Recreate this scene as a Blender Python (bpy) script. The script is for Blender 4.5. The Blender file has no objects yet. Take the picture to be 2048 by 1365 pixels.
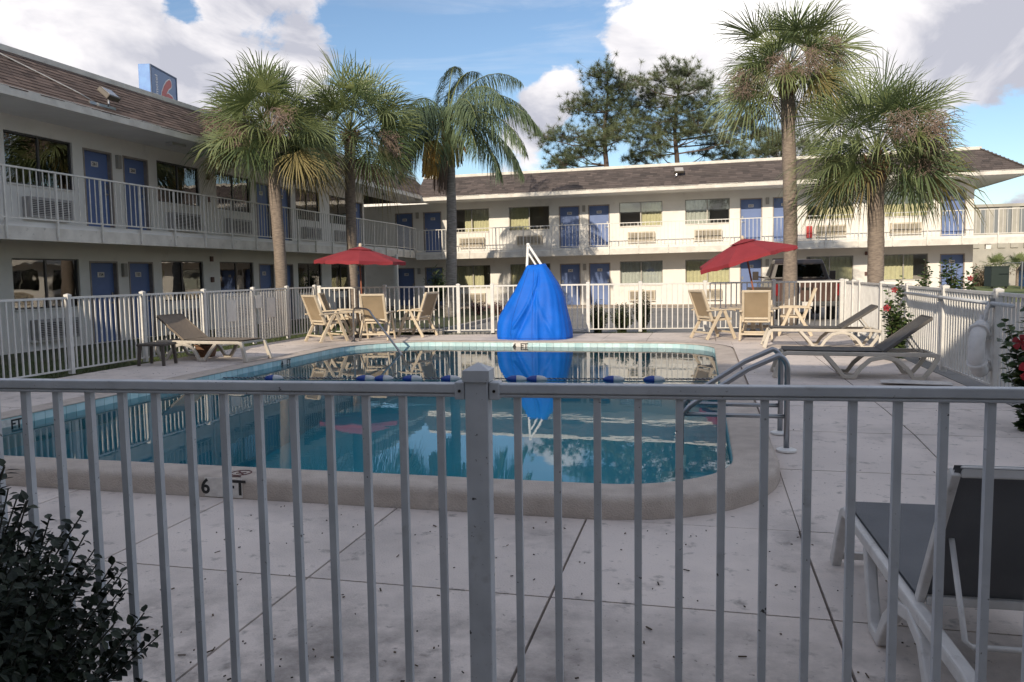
import bpy, math, random
from mathutils import Vector, Matrix, noise as mnoise
random.seed(7)
R = math.radians
PI = math.pi
scene = bpy.context.scene
col = scene.collection

# ---------------------------------------------------------------- camera
cam_data = bpy.data.cameras.new('camera')
cam_data.sensor_width = 36.0
cam_data.lens = 27.95
cam_data.clip_start = 0.05
cam_data.clip_end = 2000.0
cam = bpy.data.objects.new('camera', cam_data)
col.objects.link(cam)
_fw = Vector((-0.23137945, 0.96912436, -0.08521463))
_rt = Vector((0.97284641, 0.23100656, -0.01434713))
_up = Vector((-0.00578099, 0.08622038, 0.99625932))
_m = Matrix((_rt, _up, -_fw)).transposed().to_4x4()
_m.translation = Vector((0, 0, 1.47))
cam.matrix_world = _m
scene.camera = cam

# ---------------------------------------------------------------- sun and sky
SUN_DIR = Vector((0.38, 2.3, -1.0)).normalized()      # direction the light travels
sun_data = bpy.data.lights.new('sun', 'SUN')
sun_data.energy = 2.0
sun_data.angle = R(0.53)
sun_data.color = (1.0, 0.875, 0.70)
sun = bpy.data.objects.new('sun', sun_data)
sun.rotation_euler = SUN_DIR.to_track_quat('-Z', 'Y').to_euler()
sun.location = (-10, -40, 30)
col.objects.link(sun)

world = bpy.data.worlds.new('World')
scene.world = world
world.use_nodes = True


def build_sky():
    nt = world.node_tree
    nt.nodes.clear()
    N, L = nt.nodes.new, nt.links.new
    out = N('ShaderNodeOutputWorld')
    sky = N('ShaderNodeTexSky')
    sky.sky_type = 'NISHITA'
    sky.sun_disc = False
    sky.sun_elevation = R(23.2)
    sky.sun_rotation = math.atan2(-SUN_DIR.x, -SUN_DIR.y)
    sky.air_density = 1.0
    sky.dust_density = 0.4
    sky.ozone_density = 2.6
    bg = N('ShaderNodeBackground')
    bg.inputs['Strength'].default_value = 0.065
    L(sky.outputs[0], bg.inputs['Color'])
    tc = N('ShaderNodeTexCoord')

    def math_(op, a, b=None, clamp=False):
        n = N('ShaderNodeMath'); n.operation = op; n.use_clamp = clamp
        for i, v in enumerate((a, b)):
            if v is None: continue
            if isinstance(v, (int, float)): n.inputs[i].default_value = v
            else: L(v, n.inputs[i])
        return n.outputs[0]

    def noise_(scale, detail, rough, dist=0.0, off=(0, 0, 0), st=(1, 1, 1.6)):
        mp = N('ShaderNodeMapping')
        mp.inputs['Location'].default_value = off
        mp.inputs['Scale'].default_value = st
        L(tc.outputs['Generated'], mp.inputs[0])
        n = N('ShaderNodeTexNoise')
        n.inputs['Scale'].default_value = scale
        n.inputs['Detail'].default_value = detail
        n.inputs['Roughness'].default_value = rough
        n.inputs['Distortion'].default_value = dist
        L(mp.outputs[0], n.inputs['Vector'])
        return n.outputs[0]

    big = noise_(3.2, 3, 0.5, 0.0, (3.1, 1.7, 0.4))
    fine = noise_(7.5, 10, 0.62, 0.35)
    # drifting cumulus: banks (direction, angular radius, weight); negative = clear air
    banks = [((-0.66, 0.72, 0.21), 0.20, 1.0), ((-0.50, 0.82, 0.27), 0.13, 0.9), ((-0.445, 0.85, 0.285), 0.075, 0.9),
             ((-0.57, 0.757, 0.334), 0.13, 0.9), ((-0.556, 0.785, 0.288), 0.040, -1.9), ((-0.30, 0.92, 0.27), 0.17, -1.6),
             ((-0.21, 0.955, 0.20), 0.13, -1.45),
             ((-0.188, 0.957, 0.226), 0.050, 1.85), ((-0.155, 0.966, 0.198), 0.045, 1.7), ((-0.20, 0.97, 0.185), 0.05, 1.3), ((-0.235, 0.967, 0.145), 0.07, 1.9),
             ((-0.03, 0.963, 0.262), 0.10, 1.0), ((0.08, 0.963, 0.225), 0.12, 1.0), ((0.20, 0.95, 0.225), 0.14, 1.1),
             ((0.30, 0.92, 0.24), 0.14, 1.1), ((-0.075, 0.97, 0.225), 0.035, 1.0), ((0.0, 0.97, 0.155), 0.12, -1.1), ((0.30, 0.944, 0.125), 0.075, -1.8),
             ((0.32, 0.946, 0.06), 0.06, 1.0), ((-0.09, 0.99, 0.12), 0.10, -0.9), ((0.10, 0.99, 0.13), 0.045, 0.6)]
    acc = None
    for c, r, w in banks:
        d = N('ShaderNodeVectorMath'); d.operation = 'DISTANCE'
        L(tc.outputs['Generated'], d.inputs[0]); d.inputs[1].default_value = Vector(c).normalized()
        mr = N('ShaderNodeMapRange'); mr.interpolation_type = 'SMOOTHSTEP'
        mr.inputs['From Min'].default_value = r * 0.2; mr.inputs['From Max'].default_value = r * 1.35
        mr.inputs['To Min'].default_value = w; mr.inputs['To Max'].default_value = 0.0
        L(d.outputs['Value'], mr.inputs['Value'])
        acc = mr.outputs[0] if acc is None else math_('ADD', acc, mr.outputs[0])
    acc = math_('MINIMUM', acc, 1.05)
    dens = math_('ADD', math_('MULTIPLY', acc, 0.40), math_('MULTIPLY', big, 0.45))
    dens = math_('ADD', math_('ADD', dens, 0.15), math_('MULTIPLY', math_('SUBTRACT', fine, 0.5), 1.9))  # added offset thickens the clouds, out of view too, to raise ambient light
    mr = N('ShaderNodeMapRange'); mr.interpolation_type = 'SMOOTHSTEP'
    mr.inputs['From Min'].default_value = 0.32; mr.inputs['From Max'].default_value = 0.54
    L(dens, mr.inputs['Value'])
    mask = mr.outputs[0]
    # cloud body: bright billows, grey undersides
    sh = noise_(5.0, 7, 0.55, 0.5, (1.3, 0.2, 0.065))
    sh2 = noise_(2.2, 3, 0.5, 0.0, (7.3, 2.2, 1.0))
    shv = math_('ADD', math_('MULTIPLY', sh, 0.8), math_('MULTIPLY', sh2, 0.5))
    ramp = N('ShaderNodeValToRGB')
    e = ramp.color_ramp.elements
    e[0].position = 0.54; e[0].color = (0.27, 0.275, 0.315, 1)
    e[1].position = 0.80; e[1].color = (0.68, 0.66, 0.645, 1)
    k = ramp.color_ramp.elements.new(0.65); k.color = (0.49, 0.475, 0.485, 1)
    L(shv, ramp.inputs[0])
    cb = N('ShaderNodeBackground'); cb.inputs['Strength'].default_value = 0.97
    L(ramp.outputs[0], cb.inputs['Color'])
    # thin cirrus veil
    ci = noise_(2.0, 6, 0.6, 1.5, (0.5, 0.1, 0.3), (1.0, 1.0, 5.0))
    cr = N('ShaderNodeMapRange'); cr.inputs['From Min'].default_value = 0.50; cr.inputs['From Max'].default_value = 0.75
    cr.inputs['To Max'].default_value = 0.35
    L(ci, cr.inputs['Value'])
    mask = math_('MAXIMUM', mask, cr.outputs[0])
    mix = N('ShaderNodeMixShader')
    L(mask, mix.inputs[0]); L(bg.outputs[0], mix.inputs[1]); L(cb.outputs[0], mix.inputs[2])
    L(mix.outputs[0], out.inputs[0])


build_sky()

scene.view_settings.view_transform = 'Standard'
scene.view_settings.look = 'None'
scene.view_settings.exposure = 1.13
scene.view_settings.gamma = 1.0
scene.view_settings.use_curve_mapping = False
scene.cycles.use_denoising = True
scene.cycles.max_bounces = 8
scene.cycles.transparent_max_bounces = 24
scene.cycles.diffuse_bounces = 4
scene.cycles.caustics_reflective = False
scene.cycles.caustics_refractive = False
scene.cycles.sample_clamp_indirect = 6.0


# ---------------------------------------------------------------- helpers
def srgb(r, g, b):
    def f(c):
        c /= 255.0
        return c / 12.92 if c <= 0.04045 else ((c + 0.055) / 1.055) ** 2.4
    return (f(r), f(g), f(b))


MATS = {}


def M(name, c, rough=0.6, c2=None, scale=4.0, detail=5.0, lo=0.35, hi=0.65, bump=0.0, bscale=60.0, metal=0.0,
      attr=None, spec=0.5, near_dark=None, trans=0.0, rnd=0.0, stretch=(1, 1, 1), obj=False, layers=(), coat=0.0, sheen=0.0):
    """Principled material: base colour, a noise-mixed second colour, optional per-leaf variation, bump and stain layers."""
    if name in MATS: return MATS[name]
    m = bpy.data.materials.new(name); m.use_nodes = True
    nt = m.node_tree; N, L = nt.nodes.new, nt.links.new
    b = nt.nodes['Principled BSDF']
    b.inputs['Roughness'].default_value = rough
    b.inputs['Metallic'].default_value = metal
    b.inputs['Specular IOR Level'].default_value = spec
    if coat: b.inputs['Coat Weight'].default_value = coat; b.inputs['Coat Roughness'].default_value = 0.08
    if sheen: b.inputs['Sheen Weight'].default_value = sheen
    geo = N('ShaderNodeNewGeometry'); tco = N('ShaderNodeTexCoord')
    mp = N('ShaderNodeMapping'); mp.inputs['Scale'].default_value = stretch
    L(tco.outputs['Object'] if obj else geo.outputs['Position'], mp.inputs[0])

    def nz(sc, de, ro=0.55):
        n = N('ShaderNodeTexNoise'); n.inputs['Scale'].default_value = sc; n.inputs['Detail'].default_value = de
        n.inputs['Roughness'].default_value = ro
        L(mp.outputs[0], n.inputs['Vector']); return n.outputs[0]

    def mix(fac, a, bb, mode='MIX'):
        n = N('ShaderNodeMix'); n.data_type = 'RGBA'; n.blend_type = mode
        for s, v in ((n.inputs[0], fac), (n.inputs[6], a), (n.inputs[7], bb)):
            if isinstance(v, (int, float)): s.default_value = v
            elif isinstance(v, tuple): s.default_value = (*v[:3], 1)
            else: L(v, s)
        return n.outputs[2]

    def rng(v, a, bb, lo_=0.0, hi_=1.0):
        n = N('ShaderNodeMapRange'); n.inputs[1].default_value = a; n.inputs[2].default_value = bb
        n.inputs[3].default_value = lo_; n.inputs[4].default_value = hi_
        L(v, n.inputs[0]); return n.outputs[0]
    cc = c
    if c2: cc = mix(rng(nz(scale, detail), lo, hi), c, c2)
    for (lc, ls, ll, lh, lw) in layers:                      # stains: colour, scale, threshold lo/hi, weight
        cc = mix(rng(nz(ls, 6, 0.62), ll, lh, 0.0, lw), cc, lc)
    if near_dark:                                                 # mottled darkening towards the near side: colour, y where it ends, y where it starts
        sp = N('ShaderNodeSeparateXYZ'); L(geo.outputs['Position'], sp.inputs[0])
        ad = N('ShaderNodeMath'); ad.operation = 'MULTIPLY'; L(rng(sp.outputs[1], near_dark[1], near_dark[2]), ad.inputs[0]); L(rng(nz(2.6, 8, .68), .40, .66), ad.inputs[1])
        cc = mix(ad.outputs[0], cc, near_dark[0])
    if attr:                                                  # attr = (colour low, colour high): per-piece variation
        a = N('ShaderNodeAttribute'); a.attribute_name = 'var'
        av = mix(a.outputs['Fac'], attr[0], attr[1])
        cc = mix(0.35, av, cc) if c2 else av
    if rnd:
        oi = N('ShaderNodeObjectInfo')
        cc = mix(1.0, cc, _grey(N, L, rng(oi.outputs['Random'], 0, 1, 1 - rnd, 1 + rnd)), 'MULTIPLY')
    if isinstance(cc, tuple): b.inputs['Base Color'].default_value = (*cc, 1)
    else: L(cc, b.inputs['Base Color'])
    if bump:
        bn = N('ShaderNodeBump'); bn.inputs['Strength'].default_value = min(1.0, bump); bn.inputs['Distance'].default_value = 0.01
        L(nz(bscale, 5), bn.inputs['Height']); L(bn.outputs[0], b.inputs['Normal'])
    if trans:
        tr = N('ShaderNodeBsdfTranslucent'); mx = N('ShaderNodeMixShader'); mx.inputs[0].default_value = trans
        if isinstance(cc, tuple): tr.inputs[0].default_value = (*cc, 1)
        else: L(cc, tr.inputs[0])
        L(b.outputs[0], mx.inputs[1]); L(tr.outputs[0], mx.inputs[2])
        L(mx.outputs[0], nt.nodes['Material Output'].inputs[0])
    MATS[name] = m
    return m


def _grey(N, L, v):
    n = N('ShaderNodeCombineColor')
    for i in range(3): L(v, n.inputs[i])
    return n.outputs[0]


def glassy(name, tint, ior=1.45, rough=0.0, bump=0.0, bscale=3.0, stretch=(1, 1, 1), detail=2.0, boost=0.0, bump2=None):
    """Thin glass or water: mirror by Fresnel over tinted see-through."""
    if name in MATS: return MATS[name]
    m = bpy.data.materials.new(name); m.use_nodes = True
    nt = m.node_tree; nt.nodes.clear(); N, L = nt.nodes.new, nt.links.new
    out = N('ShaderNodeOutputMaterial'); mx = N('ShaderNodeMixShader')
    fr = N('ShaderNodeFresnel'); fr.inputs['IOR'].default_value = ior
    gl = N('ShaderNodeBsdfGlossy'); gl.inputs['Roughness'].default_value = rough
    tr = N('ShaderNodeBsdfTransparent'); tr.inputs['Color'].default_value = (*tint, 1)
    fac = fr.outputs[0]
    if boost:
        ad = N('ShaderNodeMath'); ad.operation = 'ADD'; ad.use_clamp = True; ad.inputs[1].default_value = boost
        L(fac, ad.inputs[0]); fac = ad.outputs[0]
    L(fac, mx.inputs[0]); L(tr.outputs[0], mx.inputs[1]); L(gl.outputs[0], mx.inputs[2]); L(mx.outputs[0], out.inputs[0])
    if bump:
        geo = N('ShaderNodeNewGeometry'); mp = N('ShaderNodeMapping'); mp.inputs['Scale'].default_value = stretch
        L(geo.outputs['Position'], mp.inputs[0])
        nz = N('ShaderNodeTexNoise'); nz.inputs['Scale'].default_value = bscale; nz.inputs['Detail'].default_value = detail
        L(mp.outputs[0], nz.inputs['Vector'])
        h = nz.outputs[0]
        if bump2:                                             # calmer and livelier patches
            n2 = N('ShaderNodeTexNoise'); n2.inputs['Scale'].default_value = bump2; n2.inputs['Detail'].default_value = 1.0
            L(geo.outputs['Position'], n2.inputs['Vector'])
            mu = N('ShaderNodeMath'); mu.operation = 'MULTIPLY'
            mr = N('ShaderNodeMapRange'); mr.inputs[1].default_value = 0.4; mr.inputs[2].default_value = 0.65; mr.inputs[3].default_value = 0.25
            L(n2.outputs[0], mr.inputs[0]); L(h, mu.inputs[0]); L(mr.outputs[0], mu.inputs[1]); h = mu.outputs[0]
        bn = N('ShaderNodeBump'); bn.inputs['Strength'].default_value = 1.0; bn.inputs['Distance'].default_value = bump
        L(h, bn.inputs['Height'])
        L(bn.outputs[0], gl.inputs['Normal']); L(bn.outputs[0], fr.inputs['Normal'])
    MATS[name] = m
    return m


class MB:
    """Collects faces of one mesh object."""
    def __init__(s): s.v, s.f, s.a = [], [], []; s.av = 0.5

    def vert(s, p): s.v.append(tuple(p)); s.a.append(s.av); return len(s.v) - 1

    def face(s, pts): s.f.append(tuple(s.vert(p) for p in pts)); return s

    def box(s, x0, x1, y0, y1, z0, z1):
        i = len(s.v)
        for p in ((x0, y0, z0), (x1, y0, z0), (x1, y1, z0), (x0, y1, z0), (x0, y0, z1), (x1, y0, z1), (x1, y1, z1), (x0, y1, z1)): s.vert(p)
        for q in ((0, 3, 2, 1), (4, 5, 6, 7), (0, 1, 5, 4), (1, 2, 6, 5), (2, 3, 7, 6), (3, 0, 4, 7)): s.f.append(tuple(i + k for k in q))
        return s

    def bar(s, p, q, w, h, up=(0, 0, 1), w2=None, h2=None):
        """box along p-q, w across, h along 'up'"""
        p, q, up = Vector(p), Vector(q), Vector(up)
        d = (q - p).normalized(); sd = d.cross(up)
        if sd.length < 1e-4: sd = d.cross(Vector((1, 0, 0)))
        sd.normalize(); u = sd.cross(d)
        i = len(s.v)
        for c, ww, hh in ((p, w, h), (q, w2 or w, h2 or h)):
            for a, b in ((-1, -1), (1, -1), (1, 1), (-1, 1)): s.vert(c + sd * a * ww / 2 + u * b * hh / 2)
        for k in ((0, 1, 2, 3), (7, 6, 5, 4), (0, 4, 5, 1), (1, 5, 6, 2), (2, 6, 7, 3), (3, 7, 4, 0)): s.f.append(tuple(i + j for j in k))
        return s

    def strip(s, path, w, h, across):
        """rectangular section swept along a path lying in a plane; 'across' is the plane normal"""
        ac = Vector(across).normalized(); P = [Vector(p) for p in path]; base = len(s.v)
        for k, p in enumerate(P):
            d = (P[min(k + 1, len(P) - 1)] - P[max(k - 1, 0)]).normalized(); n = ac.cross(d).normalized()
            hh = h[k] if isinstance(h, (list, tuple)) else h
            for a, b in ((-1, -1), (1, -1), (1, 1), (-1, 1)): s.vert(p + ac * a * w / 2 + n * b * hh / 2)
        for k in range(len(P) - 1):
            for j in range(4):
                a = base + 4 * k + j; b = base + 4 * k + (j + 1) % 4
                s.f.append((a, b, b + 4, a + 4))
        s.f.append((base + 3, base + 2, base + 1, base)); e = base + 4 * (len(P) - 1); s.f.append((e, e + 1, e + 2, e + 3))
        return s

    def tube(s, path, r, n=8, closed=False, cap=True):
        P = [Vector(p) for p in path]; m = len(P); base = len(s.v)
        t0 = (P[1] - P[0]).normalized(); nrm = t0.orthogonal().normalized(); pt = t0
        for k, p in enumerate(P):
            if closed: t = (P[(k + 1) % m] - P[k - 1]).normalized()
            else: t = (P[min(k + 1, m - 1)] - P[max(k - 1, 0)]).normalized()
            ax = pt.cross(t)
            if ax.length > 1e-6: nrm = Matrix.Rotation(pt.angle(t), 3, ax.normalized()) @ nrm
            pt = t; bi = t.cross(nrm)
            rr = r[k] if isinstance(r, (list, tuple)) else r
            for j in range(n):
                a = 2 * PI * j / n
                s.vert(p + nrm * math.cos(a) * rr + bi * math.sin(a) * rr)
        for k in range(m if closed else m - 1):
            for j in range(n):
                a = base + k * n + j; b = base + k * n + (j + 1) % n; k2 = (k + 1) % m
                s.f.append((a, b, base + k2 * n + (j + 1) % n, base + k2 * n + j))
        if cap and not closed:
            s.f.append(tuple(base + j for j in range(n))[::-1]); s.f.append(tuple(base + (m - 1) * n + j for j in range(n)))
        return s

    def lathe(s, prof, n=16, c=(0, 0, 0)):
        base = len(s.v)
        for (r, z) in prof:
            for j in range(n):
                a = 2 * PI * j / n; s.vert((c[0] + r * math.cos(a), c[1] + r * math.sin(a), c[2] + z))
        for k in range(len(prof) - 1):
            for j in range(n):
                a = base + k * n + j; b = base + k * n + (j + 1) % n
                s.f.append((a, b, b + n, a + n))
        s.f.append(tuple(base + j for j in range(n))[::-1]); s.f.append(tuple(base + (len(prof) - 1) * n + j for j in range(n)))
        return s

    def prism(s, pts, axis, t0, t1):
        """polygon pts (2-D) extruded along axis 'x','y' or 'z'"""
        def m3(p, t): return {'x': (t, p[0], p[1]), 'y': (p[0], t, p[1]), 'z': (p[0], p[1], t)}[axis]
        i = len(s.v); n = len(pts)
        for t in (t0, t1):
            for p in pts: s.vert(m3(p, t))
        s.f.append(tuple(i + k for k in range(n))); s.f.append(tuple(i + n + k for k in range(n))[::-1])
        for k in range(n):
            k2 = (k + 1) % n; s.f.append((i + k2, i + k, i + n + k, i + n + k2))
        return s

    def mesh(s, name, smooth=False):
        me = bpy.data.meshes.new(name); me.from_pydata(s.v, [], s.f)
        at = me.attributes.new('var', 'FLOAT', 'POINT'); at.data.foreach_set('value', s.a)
        if smooth: me.polygons.foreach_set('use_smooth', [True] * len(me.polygons))
        me.update(); return me

    def build(s, name, mat, parent=None, smooth=False, bevel=0.0, loc=None, rot=None, fix=True, auto=None):
        me = s.mesh(name, smooth)
        if fix:
            import bmesh
            bm = bmesh.new(); bm.from_mesh(me); bmesh.ops.recalc_face_normals(bm, faces=bm.faces); bm.to_mesh(me); bm.free()
        return put(name, me, mat, parent, bevel, loc, rot)


def put(name, me, mat, parent=None, bevel=0.0, loc=None, rot=None):
    o = bpy.data.objects.new(name, me); col.objects.link(o)
    if mat and not me.materials: me.materials.append(mat)
    if parent: o.parent = parent
    if loc is not None: o.location = loc
    if rot is not None: o.rotation_euler = rot
    if bevel:
        b = o.modifiers.new('bevel', 'BEVEL'); b.width = bevel; b.segments = 2; b.limit_method = 'ANGLE'
    return o


def tag(o, label=None, cat=None, group=None, kind=None):
    if label: o['label'] = label
    if cat: o['category'] = cat
    if group: o['group'] = group
    if kind: o['kind'] = kind
    return o


def thing(name, loc, label, cat, group=None, rz=0.0):
    o = bpy.data.objects.new(name, None); o.empty_display_size = 0.2; col.objects.link(o)
    o.location = loc; o.rotation_euler = (0, 0, rz)
    return tag(o, label, cat, group)


def copy_tree(o, parent=None):
    c = o.copy(); col.objects.link(c); c.parent = parent
    for ch in list(o.children): copy_tree(ch, c)
    return c


_TXT = {}


def text_mesh(body, size, depth=0.002, bold=0.0):
    key = (body, size, depth, bold)
    if key in _TXT: return _TXT[key]
    cu = bpy.data.curves.new('lettering', 'FONT'); cu.body = body; cu.size = size; cu.extrude = depth
    cu.offset = bold; cu.align_x = 'CENTER'; cu.align_y = 'CENTER'; cu.resolution_u = 3
    o = bpy.data.objects.new('lettering', cu); col.objects.link(o)
    bpy.context.view_layer.update()
    me = bpy.data.meshes.new_from_object(o.evaluated_get(bpy.context.evaluated_depsgraph_get()))
    bpy.data.objects.remove(o); bpy.data.curves.remove(cu)
    me.name = 'lettering'; _TXT[key] = me
    return me


def zg(y):
    """deck level: flush with the coping at the far end, sloping down to the near side"""
    t = min(1.0, max(0.0, (8.6 - y) / 3.4)); t = t * t * (3 - 2 * t)
    return -0.15 * t
# ---------------------------------------------------------------- ground sheets
m_asphalt = M('asphalt', (0.20, 0.195, 0.19), 0.9, (0.255, 0.245, 0.235), 0.8, bump=0.6, bscale=120,
              layers=(((0.10, 0.10, 0.10), 1.7, 0.58, 0.72, 0.7),))
m_lawn = M('lawn_soil', (0.045, 0.075, 0.022), 0.95, (0.075, 0.065, 0.04), 3.0, bump=0.8, bscale=50)
m_deck = M('deck_concrete', (0.72, 0.635, 0.575), 0.82, (0.60, 0.53, 0.485), 1.3, detail=8, lo=0.3, hi=0.7, bump=0.35, bscale=90, rnd=0.05, near_dark=((0.055, 0.05, 0.046), 4.0, 2.5),
           layers=(((0.30, 0.265, 0.24), 3.3, 0.62, 0.76, 0.7), ((0.09, 0.08, 0.075), 26.0, 0.64, 0.72, 0.85), ((0.10, 0.09, 0.085), 1.15, 0.56, 0.78, 0.75), ((0.035, 0.03, 0.028), 2.1, 0.665, 0.76, 0.85), ((0.26, 0.235, 0.22), 0.55, 0.50, 0.70, 0.55),
                   ((0.20, 0.18, 0.165), 7.5, 0.60, 0.72, 0.7), ((0.55, 0.50, 0.46), 5.0, 0.60, 0.75, 0.5)))
m_coping = M('coping_plaster', (0.58, 0.505, 0.44), 0.8, (0.47, 0.40, 0.345), 5.0, detail=8, bump=1.0, bscale=95,
             layers=(((0.20, 0.17, 0.15), 3.0, 0.62, 0.78, 0.6), ((0.12, 0.10, 0.09), 32, 0.68, 0.76, 0.6)))
m_walk = M('walk_concrete', (0.36, 0.33, 0.30), 0.85, (0.27, 0.25, 0.23), 1.5, bump=0.3, bscale=80)
m_gap = M('joint_dirt', (0.018, 0.015, 0.012), 0.95, (0.04, 0.034, 0.028), 20)


def ring_sheet(name, x0, x1, y0, y1, hx0, hx1, hy0, hy1, z, mat):
    b = MB()
    xs, ys = (x0, hx0, hx1, x1), (y0, hy0, hy1, y1)
    for i in range(3):
        for j in range(3):
            if i == 1 and j == 1: continue
            b.face(((xs[i], ys[j], z), (xs[i + 1], ys[j], z), (xs[i + 1], ys[j + 1], z), (xs[i], ys[j + 1], z)))
    return tag(b.build(name, mat, fix=False), kind='structure')


PX0, PX1, PY0, PY1 = -7.30, 0.25, 5.45, 16.60
ring_sheet('ground', -900, 900, -900, 1500, PX0 - .3, PX1 + .3, PY0 - .3, PY1 + .3, -0.30, M('dry_ground', (0.20, 0.175, 0.12), 0.95, (0.13, 0.135, 0.07), 0.3, bump=.5, bscale=20))
ring_sheet('deck_base', -9.6, 3.4, -3.0, 20.5, PX0 - .2, PX1 + .2, PY0 - .2, PY1 + .2, -0.215, m_gap)
tag(MB().box(-7.0, 60, 20.9, 35.0, -0.6, -0.125).build('parking_lot', m_asphalt), kind='structure')
tag(MB().box(-60, 60, 35.0, 38.4, -0.6, -0.10).build('sidewalk', M('sidewalk_tan', (0.44, 0.37, 0.30), 0.85, (0.34, 0.285, 0.23), 1.5, bump=0.3, bscale=80)), kind='structure')
tag(MB().box(3.55, 60, -8, 20.9, -0.6, -0.16).build('road', m_asphalt), kind='structure')
tag(MB().box(-14.65, -9.62, -2, 35.0, -0.6, -0.13).build('lawn', m_lawn), kind='structure')
tag(MB().box(-30, 30, -14, 0.35, -0.6, -0.16).build('front_walk', m_walk), kind='structure')
for a in (((-9.6, 36.3), (-7.0, 36.3)),):
    pass
tag(MB().box(-9.62, -7.0, 20.6, 35.0, -0.6, -0.11).build('planting_bed', m_lawn), kind='structure')
kb = MB(); kb.box(-7.0, -6.85, 20.9, 34.0, -0.5, -0.02); kb.box(-9.5, -6.85, 20.6, 20.75, -0.5, -0.02)
tag(kb.build('kerb', m_walk, bevel=0.02), kind='structure')
tag(MB().box(13.6, 60, 40, 58, -0.6, 0.20).build('grass_verge', M('verge_grass', (0.10, 0.15, 0.035), 0.95, (0.16, 0.17, 0.06), 2.0, bump=0.8, bscale=30)), kind='structure')

# ---------------------------------------------------------------- pool deck of cast slabs
deck = bpy.data.objects.new('pool_deck', None); col.objects.link(deck); deck.location = (-3, 11, 0)
tag(deck, kind='structure')
DO = Vector((-3, 11, 0))


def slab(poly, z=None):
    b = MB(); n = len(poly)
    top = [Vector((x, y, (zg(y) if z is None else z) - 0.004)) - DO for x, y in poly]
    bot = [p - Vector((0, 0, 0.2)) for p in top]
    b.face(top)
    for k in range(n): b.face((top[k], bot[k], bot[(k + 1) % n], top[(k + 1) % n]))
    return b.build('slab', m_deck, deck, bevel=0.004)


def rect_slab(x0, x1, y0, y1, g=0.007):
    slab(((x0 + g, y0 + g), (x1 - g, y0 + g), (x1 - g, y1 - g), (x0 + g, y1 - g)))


OX0, OX1, OY0, OY1 = PX0 - .35, PX1 + .35, PY0 - .35, PY1 + .35
XE = [-9.5, OX0, -6.0, -4.68, -3.37, -2.06, -0.73, OX1, 1.87, 3.2]
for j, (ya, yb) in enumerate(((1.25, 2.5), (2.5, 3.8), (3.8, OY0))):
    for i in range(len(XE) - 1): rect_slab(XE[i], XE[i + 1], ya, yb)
YE = [OY0, 6.5, 7.7, 9.0, 10.3, 11.6, 12.9, 14.2, 15.5, OY1]
for i in range(len(YE) - 1):
    rect_slab(OX1, 1.87, YE[i], YE[i + 1]); rect_slab(1.87, 3.2, YE[i], YE[i + 1])
    rect_slab(-9.4, OX0, YE[i], YE[i + 1])
XF = [-9.4, OX0, -6.0, -4.7, -3.4, -2.1, -1.13, 0.3, 1.87, 3.2]
for i in range(len(XF) - 1):
    xa, xb = XF[i] + .005, XF[i + 1] - .005
    f = lambda x: 17.85 + (x + 9.4) * 0.164
    slab(((xa, OY1 + .005), (xb, OY1 + .005), (xb, f(xb)), (xa, f(xa))))

# ---------------------------------------------------------------- swimming pool
CR = {(1, -1): 0.95, (1, 1): 1.1, (-1, 1): 1.7, (-1, -1): 1.2}      # corner radii


def outline(off, n=10):
    pts = []
    for (sx, sy), a0 in (((1, -1), -90), ((1, 1), 0), ((-1, 1), 90), ((-1, -1), 180)):
        r = CR[(sx, sy)]; cx_ = (PX1 if sx > 0 else PX0) - sx * r; cy_ = (PY1 if sy > 0 else PY0) - sy * r
        for k in range(n + 1):
            a = R(a0 + 90 * k / n); pts.append((cx_ + (r + off) * math.cos(a), cy_ + (r + off) * math.sin(a)))
    out = []                                   # densify straight runs
    for k in range(len(pts)):
        p, q = pts[k], pts[(k + 1) % len(pts)]
        d = math.hypot(q[0] - p[0], q[1] - p[1]); m = max(1, int(d / 0.6)) if d > 0.7 else 1
        for i in range(m): out.append((p[0] + (q[0] - p[0]) * i / m, p[1] + (q[1] - p[1]) * i / m))
    return out


# corner slabs between the square joints and the rounded coping
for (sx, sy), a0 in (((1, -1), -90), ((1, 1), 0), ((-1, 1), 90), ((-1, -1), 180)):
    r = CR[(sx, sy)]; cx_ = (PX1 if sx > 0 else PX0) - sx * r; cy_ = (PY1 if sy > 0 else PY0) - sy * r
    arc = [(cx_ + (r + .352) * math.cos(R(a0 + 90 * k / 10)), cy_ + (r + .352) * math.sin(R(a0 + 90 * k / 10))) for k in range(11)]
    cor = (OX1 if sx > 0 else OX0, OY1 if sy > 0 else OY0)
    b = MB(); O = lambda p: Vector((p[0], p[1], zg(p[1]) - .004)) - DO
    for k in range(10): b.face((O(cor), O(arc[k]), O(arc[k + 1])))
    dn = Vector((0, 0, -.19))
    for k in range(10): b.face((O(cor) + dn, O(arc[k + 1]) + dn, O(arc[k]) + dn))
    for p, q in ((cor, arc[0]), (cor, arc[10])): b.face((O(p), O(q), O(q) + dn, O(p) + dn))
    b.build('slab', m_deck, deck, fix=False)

pool = thing('swimming_pool', (-3.5, 11, 0), 'rectangular swimming pool with rounded corners and raised tan coping', 'pool')
PO = Vector((-3.5, 11, 0))


def sweep(prof, name, mat, smooth=True, zfun=None):
    b = MB(); loops = []
    for off, z in prof:
        o = outline(off); loops.append([b.vert(Vector((x, y, zfun(x, y) if (zfun and z is None) else z)) - PO) for x, y in o])
    n = len(loops[0])
    for a, c in zip(loops, loops[1:]):
        for k in range(n): b.f.append((a[k], a[(k + 1) % n], c[(k + 1) % n], c[k]))
    return b.build(name, mat, pool, smooth=smooth)


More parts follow.
